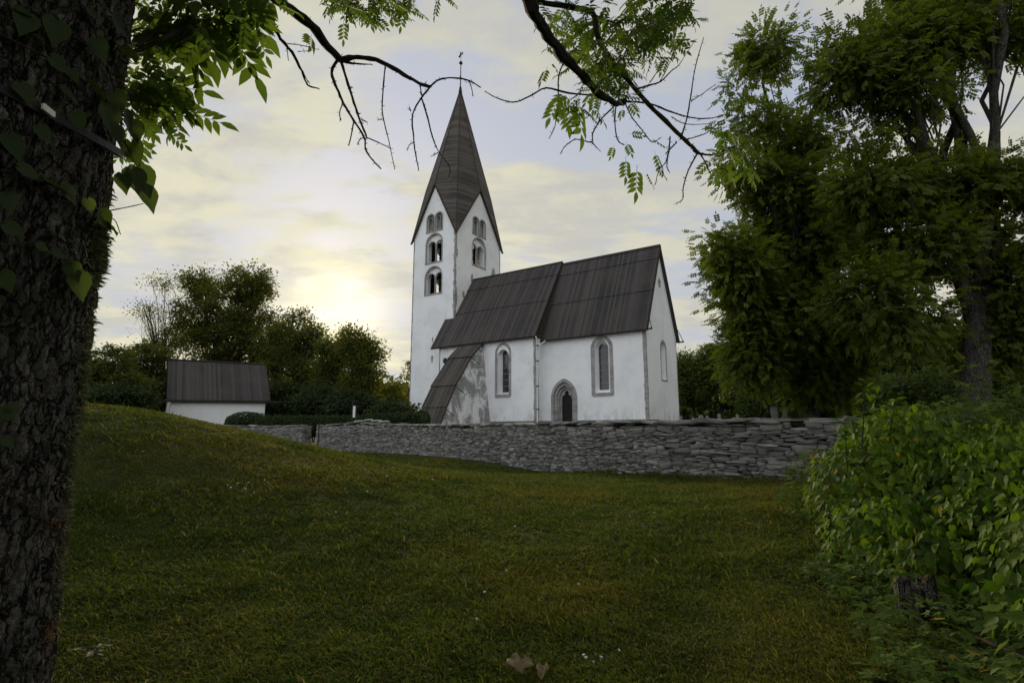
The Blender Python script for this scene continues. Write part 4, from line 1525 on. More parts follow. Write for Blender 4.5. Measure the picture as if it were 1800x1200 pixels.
# right background woodland
wood = [(1215, 665, 34, 48, 74, 'bright green woodland tree nearest the chancel corner'), (1262, 655, 34, 52, 70, 'broad woodland tree second from the chancel'),
        (1310, 650, 36, 60, 62, 'dark woodland tree between the church and the near ash'), (1365, 650, 40, 60, 56, 'woodland tree hidden behind the ash crown'),
        (1500, 660, 60, 60, 50, 'woodland tree behind the leaning gravestone'), (1600, 650, 60, 70, 46, 'woodland tree behind the big ash trunk'), (1720, 640, 70, 80, 42, 'woodland tree at the right edge behind the ash'),
        (1430, 640, 50, 60, 60, 'deep shade woodland tree between the two ash trunks')]
for i_, (px, py, rx, ry, d, lab) in enumerate(wood):
    tree('woodland_tree', lab, ground_at(px, d), 5, .3, [B(px, py, rx, ry, d), B(px - rx * .3, py - ry * .35, rx * .6, ry * .6, d), B(px + rx * .4, py + ry * .2, rx * .6, ry * .7, d - 2), B(px, py + ry * .55, rx, ry * .45, d)],
         300, 60, .62, .32, 'quad', M['wood_leaf'], nlimb=10, group='trees of the right woodland')
fir = empty('fir_tree', Vector(ground_at(1257, 80)))
tag(fir, 'dark pointed fir top showing above the woodland right of the church', 'fir tree')
fz = at(1257, 607, 80).z - fir.location.z
Pf, Df = [], []
for k in range(5200):
    z = fz * (1 - rng.random() ** .7 * .75)
    rr = (fz - z) * .26 + .15
    a = rng.uniform(0, 6.283)
    q = rng.random() ** .5
    Pf.append((math.cos(a) * rr * q, math.sin(a) * rr * q, z - q * rr * .3)); Df.append((math.cos(a), math.sin(a), .1))
leaves('foliage', np.array(Pf), np.array(Df), .5, 'quad', M['fir_leaf'], fir)
mb = MB(); mb.tube([(0, 0, -.3), (0, 0, fz)], [.3, .03], 8); mb.build('trunk', M['bark_far'], fir)
shrub('wild_shrub', 'dense rounded shrub behind the wall, left of the leaning gravestone', 'shrub',
      [B(1335, 708, 38, 36, 26, 1, 1.2), B(1350, 690, 26, 24, 26, 1, 1.0)], 12000, .13, 'quad', M['wood_leaf'])
shrub('wild_shrub', 'dark ivy-like shrub around the foot of the ash behind the wall', 'shrub',
      [B(1415, 722, 26, 22, 18.5, 1, .5), B(1450, 728, 20, 14, 18.5, 1, .5)], 5000, .09, 'quad', M['wood_leaf'])
shrub('wild_shrub', 'dark thicket behind the bright leafy bush, right of the wall', 'shrub',
      [B(1560, 705, 70, 45, 22, 1, 2), B(1680, 700, 80, 60, 20, 1, 2), B(1780, 690, 60, 70, 18, 1, 2)], 17000, .17, 'quad', M['wood_leaf'])

def treeline():
    n = 110000
    a = rng.uniform(R(-75), R(75), n)
    d = rng.uniform(112, 128, n)
    hh = (6.5 + 4.0 * fbm(a * 26, a * 0 + 2, 5, 4)) * (1 + .12 * rng.normal(0, 1, n).clip(-2, 2))
    x, y = np.sin(a) * d, np.cos(a) * d
    z = terrain(x, y) + hh * rng.random(n) ** .8
    P = np.stack([x, y, z], -1)
    D = rng.normal(0, 1, P.shape)
    o = leaves('distant_woodland', P, D, rng.uniform(.6, 1.5, n), 'quad', M['wood_leaf'])
    tag(o, 'low distant line of woodland seen through the gaps between the nearer trees', 'woodland', kind='stuff')
treeline()

# second ash (behind the wall) and big ash
tree('ash_tree', 'leafy ash tree behind the wall, its crown nearest the church', Vector(ground_at(1418, 17.5)), 4.2, .33,
     [B(1300, 470, 48, 60, 15.0), B(1270, 430, 22, 26, 14.5, .7), B(1370, 330, 70, 50, 15.5), B(1325, 215, 42, 26, 15, .7), B(1345, 90, 48, 46, 15.0, .8), B(1300, 150, 26, 20, 15, .5), B(1400, 250, 50, 50, 16, .8),
      B(1400, 440, 90, 80, 16.5), B(1370, 560, 85, 75, 16.0), B(1320, 620, 42, 60, 16.0, .9), B(1450, 600, 80, 80, 17), B(1480, 380, 60, 60, 17), B(1310, 300, 45, 26, 15, .7), B(1310, 540, 36, 36, 15.5, .8), B(1440, 670, 60, 30, 17)],
     1500, 16, .24, .32, 'ashfar', M['ash_leaf'], bark=M['bark'], droop=.5, nlimb=26, group='ash trees on the right', shell=.45, twig=.25, flatten=.85)
tree('ash_tree', 'largest ash tree on the right with a thick bare forked trunk', Vector(ground_at(1685, 13.2)), 3.0, .36,
     [B(1560, 90, 70, 70, 12.5), B(1480, 130, 60, 55, 12.5), B(1640, 60, 80, 60, 12.5), B(1765, 50, 70, 50, 12.5, .8), B(1600, 170, 80, 30, 12.5, .9), B(1510, 250, 40, 20, 12.5, .6),
      B(1540, 330, 75, 45, 12.6), B(1650, 330, 85, 55, 12.8), B(1760, 310, 50, 35, 12.5, .7), B(1600, 430, 90, 60, 13), B(1720, 430, 60, 60, 13.5), B(1540, 520, 70, 60, 12.5, .9), B(1790, 510, 60, 50, 13), B(1600, 570, 60, 40, 12.4, .7), B(1760, 600, 60, 50, 13.5), B(1860, 330, 60, 60, 12.5), B(1700, -90, 180, 90, 12.5)],
     1450, 16, .24, .32, 'ashfar', M['ash_dark'], bark=M['bark'], droop=.45, nlimb=13, group='ash trees on the right', shell=.4, twig=.25, flatten=.85, top=at(1690, 400, 13.4))

# ------------------------------------------------------------------ near tree on the left: trunk, hanging branches, leaves
NT0 = Vector((-1.83, 1.58, 0))
near = empty('ash_tree', (NT0.x, NT0.y, 0))
tag(near, 'huge near ash tree whose rough trunk fills the left edge and whose branches hang overhead', 'tree')


def trunk_mesh():
    RZ = np.concatenate([np.arange(-.3, 3.9, .0085), np.arange(3.9, 7.5, .1)])
    na = 620
    A = np.concatenate([np.linspace(-math.pi * .92, math.pi * .32, 520), np.linspace(math.pi * .32, math.pi * 1.08, 60)[1:-1]])
    Z, Ag = np.meshgrid(RZ, A, indexing='ij')
    r0 = .465 + .10 * np.exp(-(Z - 0) / .25) * (Z < 2) + .0 * Z
    r0 = r0 + .018 * (fbm(Ag * 2.2 + 5, Z * 1.1, 4, 3) - .5) * 2
    c = Ag * .5
    w1 = (fbm(c * 7, Z * 3.2, 11, 4) - .5) * 2.2
    w2 = (fbm(c * 20, Z * 14, 13, 3) - .5) * 1.2
    def fiss(fx, fz, sd, lo, hi):
        n_ = fbm(c * fx * 1.25 + w1 * .9, Z * fz + w1 * .5, sd, 2)
        return sstep(lo, hi, 1 - np.abs(2 * n_ - 1) * 1.25)
    fi = np.maximum(fiss(24, 4.6, 40, .74, .98), fiss(31, 7.5, 60, .80, .99) * .85)
    f1, f2, cid = cells(c / .033 + w1 * .9 + w2 * .4, Z / .075 + w1 * .7 + w2 * .5, 2)
    crack = 1 - sstep(.0, .13, f2 - f1)
    flake = fbm(c * 60 + w2, Z * 34, 8, 4)
    h = .030 * (1 - fi) - .009 * crack * (1 - fi) + .007 * cid * (1 - fi) + .014 * (flake - .5) + .012 * (fbm(c * 13, Z * 9, 77, 3) - .5)
    rr = r0 + h
    lump = [(2.33, -.62, .10, .10, .07), (2.22, -.6, .06, .06, .10), (2.9, -.7, .12, .2, .04), (.9, -.62, .15, .1, .03)]
    for zc1, ac, sz, sa2, amp in lump:
        rr = rr + amp * np.exp(-((Z - zc1) / sz) ** 2 - ((Ag - ac) / (sa2 * 3)) ** 2)
    ox = .02 * sstep(2.0, 3.6, Z)
    X = rr * np.cos(Ag) + ox
    Y = rr * np.sin(Ag)
    V = np.stack([X, Y, Z], -1).reshape(-1, 3)
    nz, n2 = Z.shape
    i = np.arange(nz * n2).reshape(nz, n2)
    j = np.roll(i, -1, 1)
    Fc = np.stack([i[:-1], j[:-1], j[1:], i[1:]], -1).reshape(-1)
    return np_mesh('trunk', V, Fc, 4, M['bark'], near, smooth=True)
trunk_mesh()


def L(p):   # world -> near-tree local
    return Vector(p) - Vector((NT0.x, NT0.y, 0))


def on_trunk(px, py, off=.0):
    """point of the near trunk's surface seen at a photo pixel"""
    r = at(px, py, 1.0) - Vector((0, 0, EYE))
    R_ = .505 + off
    a = r.x ** 2 + r.y ** 2
    b = -2 * (r.x * NT0.x + r.y * NT0.y)
    c = NT0.x ** 2 + NT0.y ** 2 - R_ ** 2
    disc = b * b - 4 * a * c
    t = (-b - math.sqrt(disc)) / (2 * a) if disc > 0 else -b / (2 * a)
    return Vector((0, 0, EYE)) + r * t


# lichen and moss tufts along the lit edge of the trunk
Pn, Dn = [], []
for py, pxe, nn, ln in [(y, x, 260, .026) for y, x in ((620, 156), (660, 152), (700, 150), (740, 146), (780, 140), (820, 136), (860, 130), (900, 126), (940, 120), (980, 114), (1020, 110), (1060, 112))] + \
        [(440, 196, 700, .036), (458, 192, 700, .036), (425, 193, 500, .036), (500, 180, 150, .03), (570, 170, 140, .03), (340, 205, 120, .03), (200, 230, 200, .035), (150, 236, 160, .035), (90, 240, 160, .04)]:
    for k in range(nn):
        yy_ = py + rng.normal(0, 16)
        ex_ = next(e for e in range(330, 60, -2) if (lambda r_: (r_.x * NT0.x + r_.y * NT0.y) ** 2 - (r_.x ** 2 + r_.y ** 2) * (NT0.x ** 2 + NT0.y ** 2 - .490 ** 2))(at(e, yy_, 1.0)) > 0)
        c = on_trunk(ex_ - abs(rng.normal(0, 7)), yy_, -.015)
        out_ = Vector((.8, -.45, 0)).normalized()
        Pn.append(tuple(L(c)) + (ln,)); Dn.append((out_.x + rng.normal(0, .7), out_.y + rng.normal(0, .7), rng.normal(-.3, .6)))
Pn = np.array(Pn)
Vq = TPL['quad']
TPL['tuft'] = (np.array([[-.05, 0, 0], [.05, 0, 0], [.04, .6, .1], [-.02, 1, -.1]]), [(0, 1, 2, 3)])
leaves('lichen', Pn[:, :3], np.array(Dn), Pn[:, 3] * rng.uniform(.4, 1.4, len(Pn)), 'tuft', M['lichen'], near)


def px_branch(mb, pts, d, r0, r1, jit=.0, knots=True):
    """branch through photo points; d may be one distance or a pair from start to end"""
    d0, d1 = d if isinstance(d, tuple) else (d, d)
    n = len(pts)
    W_ = []
    for i, (x, y) in enumerate(pts):
        W_.append(L(at(x, y, d0 + (d1 - d0) * i / max(1, n - 1))))
    # catmull-rom refine
    out_, rad = [], []
    for i in range(n - 1):
        p0, p1, p2, p3 = W_[max(i - 1, 0)], W_[i], W_[i + 1], W_[min(i + 2, n - 1)]
        for k in range(4):
            t = k / 4
            q = .5 * ((2 * p1) + (p2 - p0) * t + (2 * p0 - 5 * p1 + 4 * p2 - p3) * t * t + (3 * p1 - p0 - 3 * p2 + p3) * t ** 3)
            f_ = (i + t) / (n - 1)
            out_.append(q + Vector((random.gauss(0, 1), 0, random.gauss(0, 1))) * r0 * .12)
            rad.append((r0 + (r1 - r0) * f_) * random.uniform(.85, 1.2))
    out_.append(W_[-1]); rad.append(r1)
    mb.tube(out_, rad, 7)
    if knots:
        for k in range(int(len(out_) * 1.3)):
            i = random.randrange(len(out_) - 1)
            p = out_[i].lerp(out_[i + 1], random.random())
            dv = Vector((random.gauss(0, 1), random.gauss(0, .5), random.gauss(0, 1))).normalized()
            mb.tube([p, p + dv * (rad[i] + random.uniform(.006, .022))], [min(rad[i] * .5, .006), .0015], 4, False)
    return out_


DB = 4.0
bb = MB()
limb0 = [(250, -350), (360, -150), (430, -60), (485, 0), (535, 35), (572, 75), (597, 105)]
px_branch(bb, limb0, (2.8, DB), .046, .026)
px_branch(bb, [(597, 105), (622, 101), (660, 105), (700, 125), (735, 146), (757, 152)], DB, .022, .011)
px_branch(bb, [(757, 152), (772, 140), (797, 137), (825, 142), (845, 154)], DB, .007, .005)
px_branch(bb, [(600, 108), (625, 112), (655, 114)], DB, .012, .003)
px_branch(bb, [(592, 108), (583, 128), (592, 155), (604, 182), (622, 212), (640, 240), (645, 268), (670, 297)], DB, .013, .005)
px_branch(bb, [(600, 110), (612, 148), (625, 190), (634, 215), (644, 240)], DB, .011, .007)
px_branch(bb, [(677, 118), (674, 150), (672, 190), (676, 218), (684, 250), (694, 298)], DB, .006, .003)
px_branch(bb, [(738, 147), (741, 168)], DB, .005, .005)
px_branch(bb, [(757, 152), (741, 172), (725, 202), (727, 240), (729, 262), (736, 300)], DB, .007, .004)
px_branch(bb, [(741, 172), (751, 205), (760, 240), (772, 268), (790, 293), (789, 311)], DB, .007, .002)
px_branch(bb, [(643, 241), (664, 250), (685, 260)], DB, .005, .003)
px_branch(bb, [(622, 212), (618, 235), (613, 256)], DB, .005, .004)
px_branch(bb, [(603, 180), (597, 198), (599, 212)], DB, .004, .004)
px_branch(bb, [(640, 242), (632, 246), (629, 255)], DB, .004, .003)
px_branch(bb, [(770, 268), (757, 276)], DB, .004, .002)
px_branch(bb, [(727, 250), (720, 255), (715, 265)], DB, .003, .002)
px_branch(bb, [(825, 143), (829, 155), (831, 168)], DB, .003, .003)
px_branch(bb, [(635, 210), (646, 215)], DB, .005, .003)
px_branch(bb, [(672, 210), (664, 211)], DB, .003, .002)
px_branch(bb, [(722, 195), (719, 188)], DB, .005, .002)
px_branch(bb, [(400, -160), (440, -60), (463, -10), (478, 30), (488, 62), (513, 92), (530, 125), (541, 150), (561, 156)], (3.0, DB), .020, .004)
px_branch(bb, [(455, -20), (462, 25), (473, 45), (483, 65)], DB, .007, .004)
px_branch(bb, [(505, 77), (530, 80), (561, 88)], DB, .004, .002)
px_branch(bb, [(524, 91), (545, 89)], DB, .003, .002)
px_branch(bb, [(532, 125), (538, 138), (544, 146)], DB, .005, .003)
px_branch(bb, [(504, 82), (507, 107)], DB, .004, .003)
bb.build('bare_branch', M['twig'], near, fix=False)

b2 = MB()
D2 = 4.2
px_branch(b2, [(250, -700), (500, -500), (750, -260), (880, -110), (930, 0), (950, 42), (975, 80), (1003, 113), (1030, 140), (1055, 165), (1085, 182), (1098, 176)], (2.6, D2), .055, .022, knots=False)
px_branch(b2, [(905, -60), (940, -2), (985, 10), (1040, 22), (1048, 58), (1068, 98), (1100, 138), (1140, 183), (1180, 223), (1212, 254), (1228, 270)], (4.1, D2), .026, .015)
px_branch(b2, [(1050, 168), (1000, 164), (960, 155), (930, 170), (902, 180), (870, 171), (852, 160)], D2, .009, .003)
px_branch(b2, [(1097, 178), (1140, 182), (1180, 197), (1215, 207), (1250, 208), (1280, 200)], D2, .009, .003)
px_branch(b2, [(1118, 157), (1142, 150), (1162, 143), (1180, 125), (1195, 112), (1222, 70)], D2, .008, .002)
px_branch(b2, [(1142, 146), (1158, 120), (1165, 95)], D2, .004, .002)
px_branch(b2, [(1160, 143), (1172, 122), (1192, 80)], D2, .004, .002)
px_branch(b2, [(1196, 245), (1208, 205), (1214, 170), (1222, 120), (1237, 66)], D2, .007, .003)
px_branch(b2, [(1215, 178), (1235, 165), (1258, 148)], D2, .004, .002)
px_branch(b2, [(1226, 270), (1210, 300), (1201, 330), (1200, 350), (1188, 358)], D2, .007, .003)
px_branch(b2, [(1232, 272), (1242, 290), (1253, 316)], D2, .006, .003)
px_branch(b2, [(1228, 270), (1255, 272), (1290, 258)], D2, .009, .004)
px_branch(b2, [(1200, 247), (1240, 235), (1265, 215), (1285, 203)], D2, .005, .002)
px_branch(b2, [(1180, 205), (1205, 218), (1250, 218)], D2, .004, .002)
px_branch(b2, [(1083, 184), (1081, 215), (1085, 245), (1097, 255)], D2, .006, .004)
px_branch(b2, [(1098, 180), (1110, 205), (1128, 228), (1146, 249), (1162, 242)], D2, .006, .003)
px_branch(b2, [(1080, 186), (1055, 212), (1042, 235), (1040, 250), (1012, 245), (993, 258), (985, 270)], D2, .006, .003)
px_branch(b2, [(1038, 248), (1056, 267)], D2, .005, .002)
px_branch(b2, [(990, 112), (982, 135), (981, 180), (976, 220), (965, 244)], D2, .007, .003)
px_branch(b2, [(1178, 240), (1176, 262), (1170, 285), (1158, 300), (1152, 325)], D2, .006, .003)
px_branch(b2, [(1177, 262), (1172, 290), (1177, 303)], D2, .005, .003)
px_branch(b2, [(1190, 250), (1170, 270)], D2, .006, .004)
px_branch(b2, [(1040, 22), (1070, 38), (1110, 40), (1150, 30)], D2, .006, .002)
px_branch(b2, [(1048, 60), (1092, 90), (1098, 70), (1120, 30)], D2, .005, .002)
px_branch(b2, [(965, 85), (985, 110), (1010, 125)], D2, .004, .002)
b2.build('leafy_branch', M['twig'], near, fix=False)

# leaf sprays on the overhanging branches; each entry: px, py, spread, number, depth, leaf length
sprays = [(1000, 30, 38, 34, D2), (1050, 55, 40, 42, D2), (1110, 40, 42, 60, D2), (1170, 20, 36, 56, D2), (1205, 15, 24, 24, D2), (1150, 75, 28, 26, D2), (1040, 110, 40, 40, D2), (1085, 120, 26, 26, D2),
          (1010, 70, 24, 16, D2), (1065, 145, 26, 20, D2), (1140, 55, 36, 34, D2), (960, 30, 14, 7, D2), (1095, 165, 14, 8, D2), (1020, 180, 26, 12, D2), (1270, 240, 20, 16, D2), (1295, 262, 22, 22, D2), (1320, 285, 18, 12, D2), (1275, 285, 16, 10, D2),
          (600, 5, 22, 34, 4.6), (640, 8, 22, 34, 4.6), (680, 5, 22, 30, 4.6), (715, 5, 16, 16, 4.6), (775, -8, 8, 5, 4.6)]
Pl, Dl, Sl = [], [], []
for px, py, s, n_, d in sprays:
    for k in range(n_):
        p = L(at(px + rng.normal(0, s * .62), py + rng.normal(0, s * .55), d + rng.normal(0, .35)))
        a = rng.uniform(0, 6.283)
        Pl.append(tuple(p)); Dl.append((math.cos(a) * .7, math.sin(a) * .7, rng.uniform(-1.1, .15))); Sl.append(rng.uniform(.13, .22))
# single hanging leaves seen clearly: base px, tip px
for (x0, y0, x1, y1) in ((1120, 290, 1118, 350), (1017, 170, 1024, 255), (985, 165, 962, 218), (1140, 240, 1176, 262), (1150, 265, 1166, 305), (1080, 255, 1072, 280), (962, 118, 948, 150), (1100, 250, 1112, 275), (1150, 290, 1172, 315), (1135, 300, 1150, 330), (1105, 235, 1135, 240), (1000, 175, 1002, 235), (1045, 165, 1042, 200), (1095, 190, 1090, 210), (1080, 30, 1000, 70), (1285, 270, 1275, 318), (1300, 270, 1318, 310), (1100, 275, 1100, 320)):
    a, b = L(at(x0, y0, D2)), L(at(x1, y1, D2 - .03))
    Pl.append(tuple(a)); Dl.append(tuple((b - a).normalized())); Sl.append((b - a).length * 1.0)
leaves('foliage', np.array(Pl), np.array(Dl), np.array(Sl), 'ashnear', M['ash_near'], near, np.tile(np.array([.1, -.7, .5]), (len(Pl), 1)), .7)

# spray by the trunk, upper left
b3 = MB()
px_branch(b3, [(150, 140), (215, 95), (245, 88), (300, 62), (330, 45), (350, 15), (372, 0), (400, -20)], (1.9, 2.4), .010, .006, knots=False)
px_branch(b3, [(240, 82), (265, 62), (295, 35), (320, 12), (345, 8)], (2.0, 2.4), .005, .003, knots=False)
px_branch(b3, [(225, 165), (262, 175), (300, 195), (330, 208)], (2.0, 2.2), .003, .001, knots=False)
px_branch(b3, [(185, 372), (215, 366), (252, 358)], (1.95, 2.05), .0025, .0015, knots=False)
px_branch(b3, [(560 - 380, 392), (200, 385), (212, 412)], 1.95, .002, .0015, knots=False)
b3.build('side_twig', M['twig'], near, fix=False)
Pl, Dl, Sl = [], [], []
for (x0, y0, x1, y1) in ((300, 60, 330, 160), (330, 45, 300, 140), (340, 30, 395, 165), (370, 5, 400, 100), (380, 0, 430, 110), (400, -10, 470, 110), (350, 15, 365, 110), (300, 60, 265, 130), (260, 70, 240, 120), (240, 130, 330, 150), (235, 155, 320, 200), (230, 160, 282, 230), (235, 120, 300, 135), (300, 195, 365, 240),
                         (320, 30, 380, 70), (430, -20, 470, 60), (290, 70, 345, 130), (270, 0, 262, 55), (290, 20, 330, 80), (245, 60, 300, 110), (340, 20, 320, 90), (250, 120, 262, 180), (400, -30, 350, 50), (230, 150, 265, 215), (440, -40, 450, 50)):
    a, b = L(at(x0, y0, 2.3)), L(at(x1, y1, 2.25))
    for q in range(2):
        e_ = Vector((random.gauss(0, .03), random.gauss(0, .06), random.gauss(0, .03)))
        Pl.append(tuple(a + e_)); Dl.append(tuple((b - a + e_ * 2).normalized())); Sl.append((b - a).length * random.uniform(.75, 1.0))
for (cx_, cy_, sx_, sy_, n_) in ((300, 25, 45, 28, 26), (385, 12, 45, 22, 24), (440, 0, 28, 18, 10), (255, 75, 26, 34, 16), (280, 175, 34, 26, 12), (250, 215, 16, 22, 6), (330, 60, 30, 30, 10)):
    for k in range(n_):
        dq = 2.35 + rng.normal(0, .18)
        a = L(at(cx_ + rng.normal(0, sx_), cy_ + rng.normal(0, sy_), dq))
        an_ = rng.uniform(0, 6.283)
        Pl.append(tuple(a)); Dl.append((math.cos(an_) * .6, math.sin(an_) * .6, rng.uniform(-1.2, -.2))); Sl.append(rng.uniform(.11, .19))
leaves('foliage', np.array(Pl), np.array(Dl), np.array(Sl), 'ashnear', M['ash_near'], near, np.tile(np.array([.2, -.8, .3]), (len(Pl), 1)), .6)

# the crown overhead that shades the near lawn (above and behind the camera)
blobs = [(Vector((-1.0, -1.5, 8.3)) - NT0, (6.5, 5.0, 2.6), 1), (Vector((3.5, -1.0, 7.8)) - NT0, (5.0, 4.0, 2.2), 1), (Vector((-5.5, 0.5, 7.5)) - NT0, (4.0, 3.6, 2.2), 1)]
blobs += [(Vector((0, 3.3, 10.8)) - NT0, (6.5, 4.0, 2.0), 1), (Vector((-1, -7.0, 4.6)) - NT0, (8.0, 2.4, 3.8), 1)]  # unseen leaf masses, forward and low behind, added to shade the near lawn
tree_crown('crown', blobs, 2300, 10, .6, .42, 'ash7', M['ash_leaf'], near, .4)
ul = MB()
for tgt in ((-5.5, .5, 7.2), (2.5, -1.5, 7.6), (-1, -3.5, 8), (0.5, .5, 8.0), (-3.5, -2.5, 7.5), (4.5, -.5, 7.4), (-1.5, .8, 9)):
    pts = curve_pts((0, 0, 4.6), Vector(tgt) - NT0, .08, .06, 7)
    ul.tube(pts, [.24 - .03 * k for k in range(7)], 8)
q = at(250, -350, 2.8) - NT0
ul.tube([(0.1, 0, 4.4), Vector((0.1, 0, 4.4)).lerp(q, .5) + Vector((0, 0, .1)), q], [.12, .08, .055], 8)
q = at(250, -700, 2.6) - NT0
ul.tube([(0.1, 0, 4.9), Vector((0.1, 0, 4.9)).lerp(q, .5) + Vector((0, 0, .1)), q], [.14, .10, .075], 8)
q = at(400, -160, 3.0) - NT0
ul.tube([(0.1, 0, 4.3), Vector((0.1, 0, 4.3)).lerp(q, .5) + Vector((0, 0, .1)), q], [.05, .035, .02], 6)
ul.build('limb', M['bark'], near, True, fix=False)

# climbing vine on the trunk: big pointed leaves
vine = empty('climbing_vine', (NT0.x + .3, NT0.y - .4, 1.2))
tag(vine, 'climbing vine with large pointed leaves over the bark of the near trunk', 'vine')
VO = Vector(vine.location)
vl = [(60, 60, 75, 70), (100, 30, 95, 85), (150, 10, 175, 40), (20, 10, 60, 30), (120, 120, 140, 150), (165, 60, 190, 110), (195, 150, 215, 215), (180, 170, 205, 250), (215, 190, 235, 240), (230, 240, 245, 300),
      (200, 215, 215, 262), (228, 290, 250, 350), (236, 285, 268, 352), (245, 320, 275, 378), (215, 300, 222, 345), (130, 190, 148, 235), (60, 215, 95, 258), (95, 200, 110, 190), (20, 290, 85, 320), (60, 310, 130, 340), (105, 320, 140, 365),
      (0, 390, 50, 420), (150, 345, 165, 380), (170, 365, 200, 410), (180, 385, 212, 415), (60, 425, 90, 445), (85, 440, 125, 455), (120, 455, 140, 500), (130, 470, 150, 535), (0, 720, 30, 740), (0, 765, 28, 790), (0, 740, 35, 700),
      (30, 140, 60, 190), (80, 95, 130, 135), (10, 230, 40, 290), (140, 70, 200, 120), (205, 80, 245, 110), (160, 130, 195, 190), (0, 470, 22, 520), (50, 20, 35, 65), (230, 205, 248, 260), (12, 335, 20, 380), (100, 150, 140, 180), (190, 20, 230, 70)]
Pl, Dl, Sl, Nl = [], [], [], []
for (x0, y0, x1, y1) in vl:
    a, b = on_trunk(x0, y0, .03), on_trunk(x1, y1, .05)
    Pl.append(tuple(a - VO)); Dl.append(tuple((b - a).normalized())); Sl.append((b - a).length * .80)
    Nl.append((.5 + random.gauss(0, .3), -.8, .5))
leaves('foliage', np.array(Pl), np.array(Dl), np.array(Sl), 'heart2', M['vine_leaf'], vine, np.array(Nl), .4)
vs_ = MB()
for pts in ([(0, 60), (40, 80), (100, 110), (150, 165), (200, 215), (230, 270)], [(0, 300), (50, 305), (100, 330), (150, 350), (190, 385)], [(0, 430), (60, 425), (110, 450), (140, 480)], [(20, 380), (30, 300), (60, 230), (90, 190)], [(140, 0), (165, 50), (190, 120), (210, 190)]):
    vs_.tube([on_trunk(x, y, .015) - VO for x, y in pts], .0028, 5)
vs_.build('stem', M['twig'], vine, fix=False)

# strap round the trunk with a metal tag
st = empty('strap', (NT0.x, NT0.y, 2.35))
tag(st, 'black webbing strap with a pale metal buckle tied round the near trunk', 'strap')
sm_ = MB()
pr = []
for k in range(73):
    a = 2 * math.pi * k / 72
    p = on_trunk(76, 196, .02)
    zc2 = p.z - 2.35
    # tilted so that it falls to the right in view
    pr.append((math.cos(a) * .527, math.sin(a) * .527, zc2 - .27 * math.cos(a + .25) + .02 + .0 * a))
a0 = math.atan2(p.y - NT0.y, p.x - NT0.x)
zfix = (p.z - 2.35) - (zc2 - .27 * math.cos(a0 + .25) + .02)
n_ = len(pr)
for k in range(n_):
    x, y, z = pr[k]
    for dr_, dz_ in ((0, -.012), (.004, -.012), (.004, .012), (0, .012)):
        f_ = 1 + dr_ / .527
        sm_.v.append((x * f_, y * f_, z + zfix + dz_))
for k in range(n_ - 1):
    for j in range(4):
        j2 = (j + 1) % 4
        sm_.f.append((k * 4 + j, k * 4 + j2, k * 4 + 4 + j2, k * 4 + 4 + j))
sm_.build('band', M['iron'], st)
bk_ = MB()
cdir = Vector((math.cos(a0), math.sin(a0), 0)); tdir = Vector((-cdir.y, cdir.x, 0))
cen = cdir * .540 + Vector((0, 0, p.z - 2.35))
bk_.prism([(-.016, -.009), (-.018, .006), (-.014, .009), (.016, .008), (.018, -.006), (.013, -.010)], lambda a, b, d: cen + tdir * a + Vector((0, 0, 1)) * (b - a * .25) + cdir * d, 0, .008)
bk_.build('buckle', M['sign'], st)

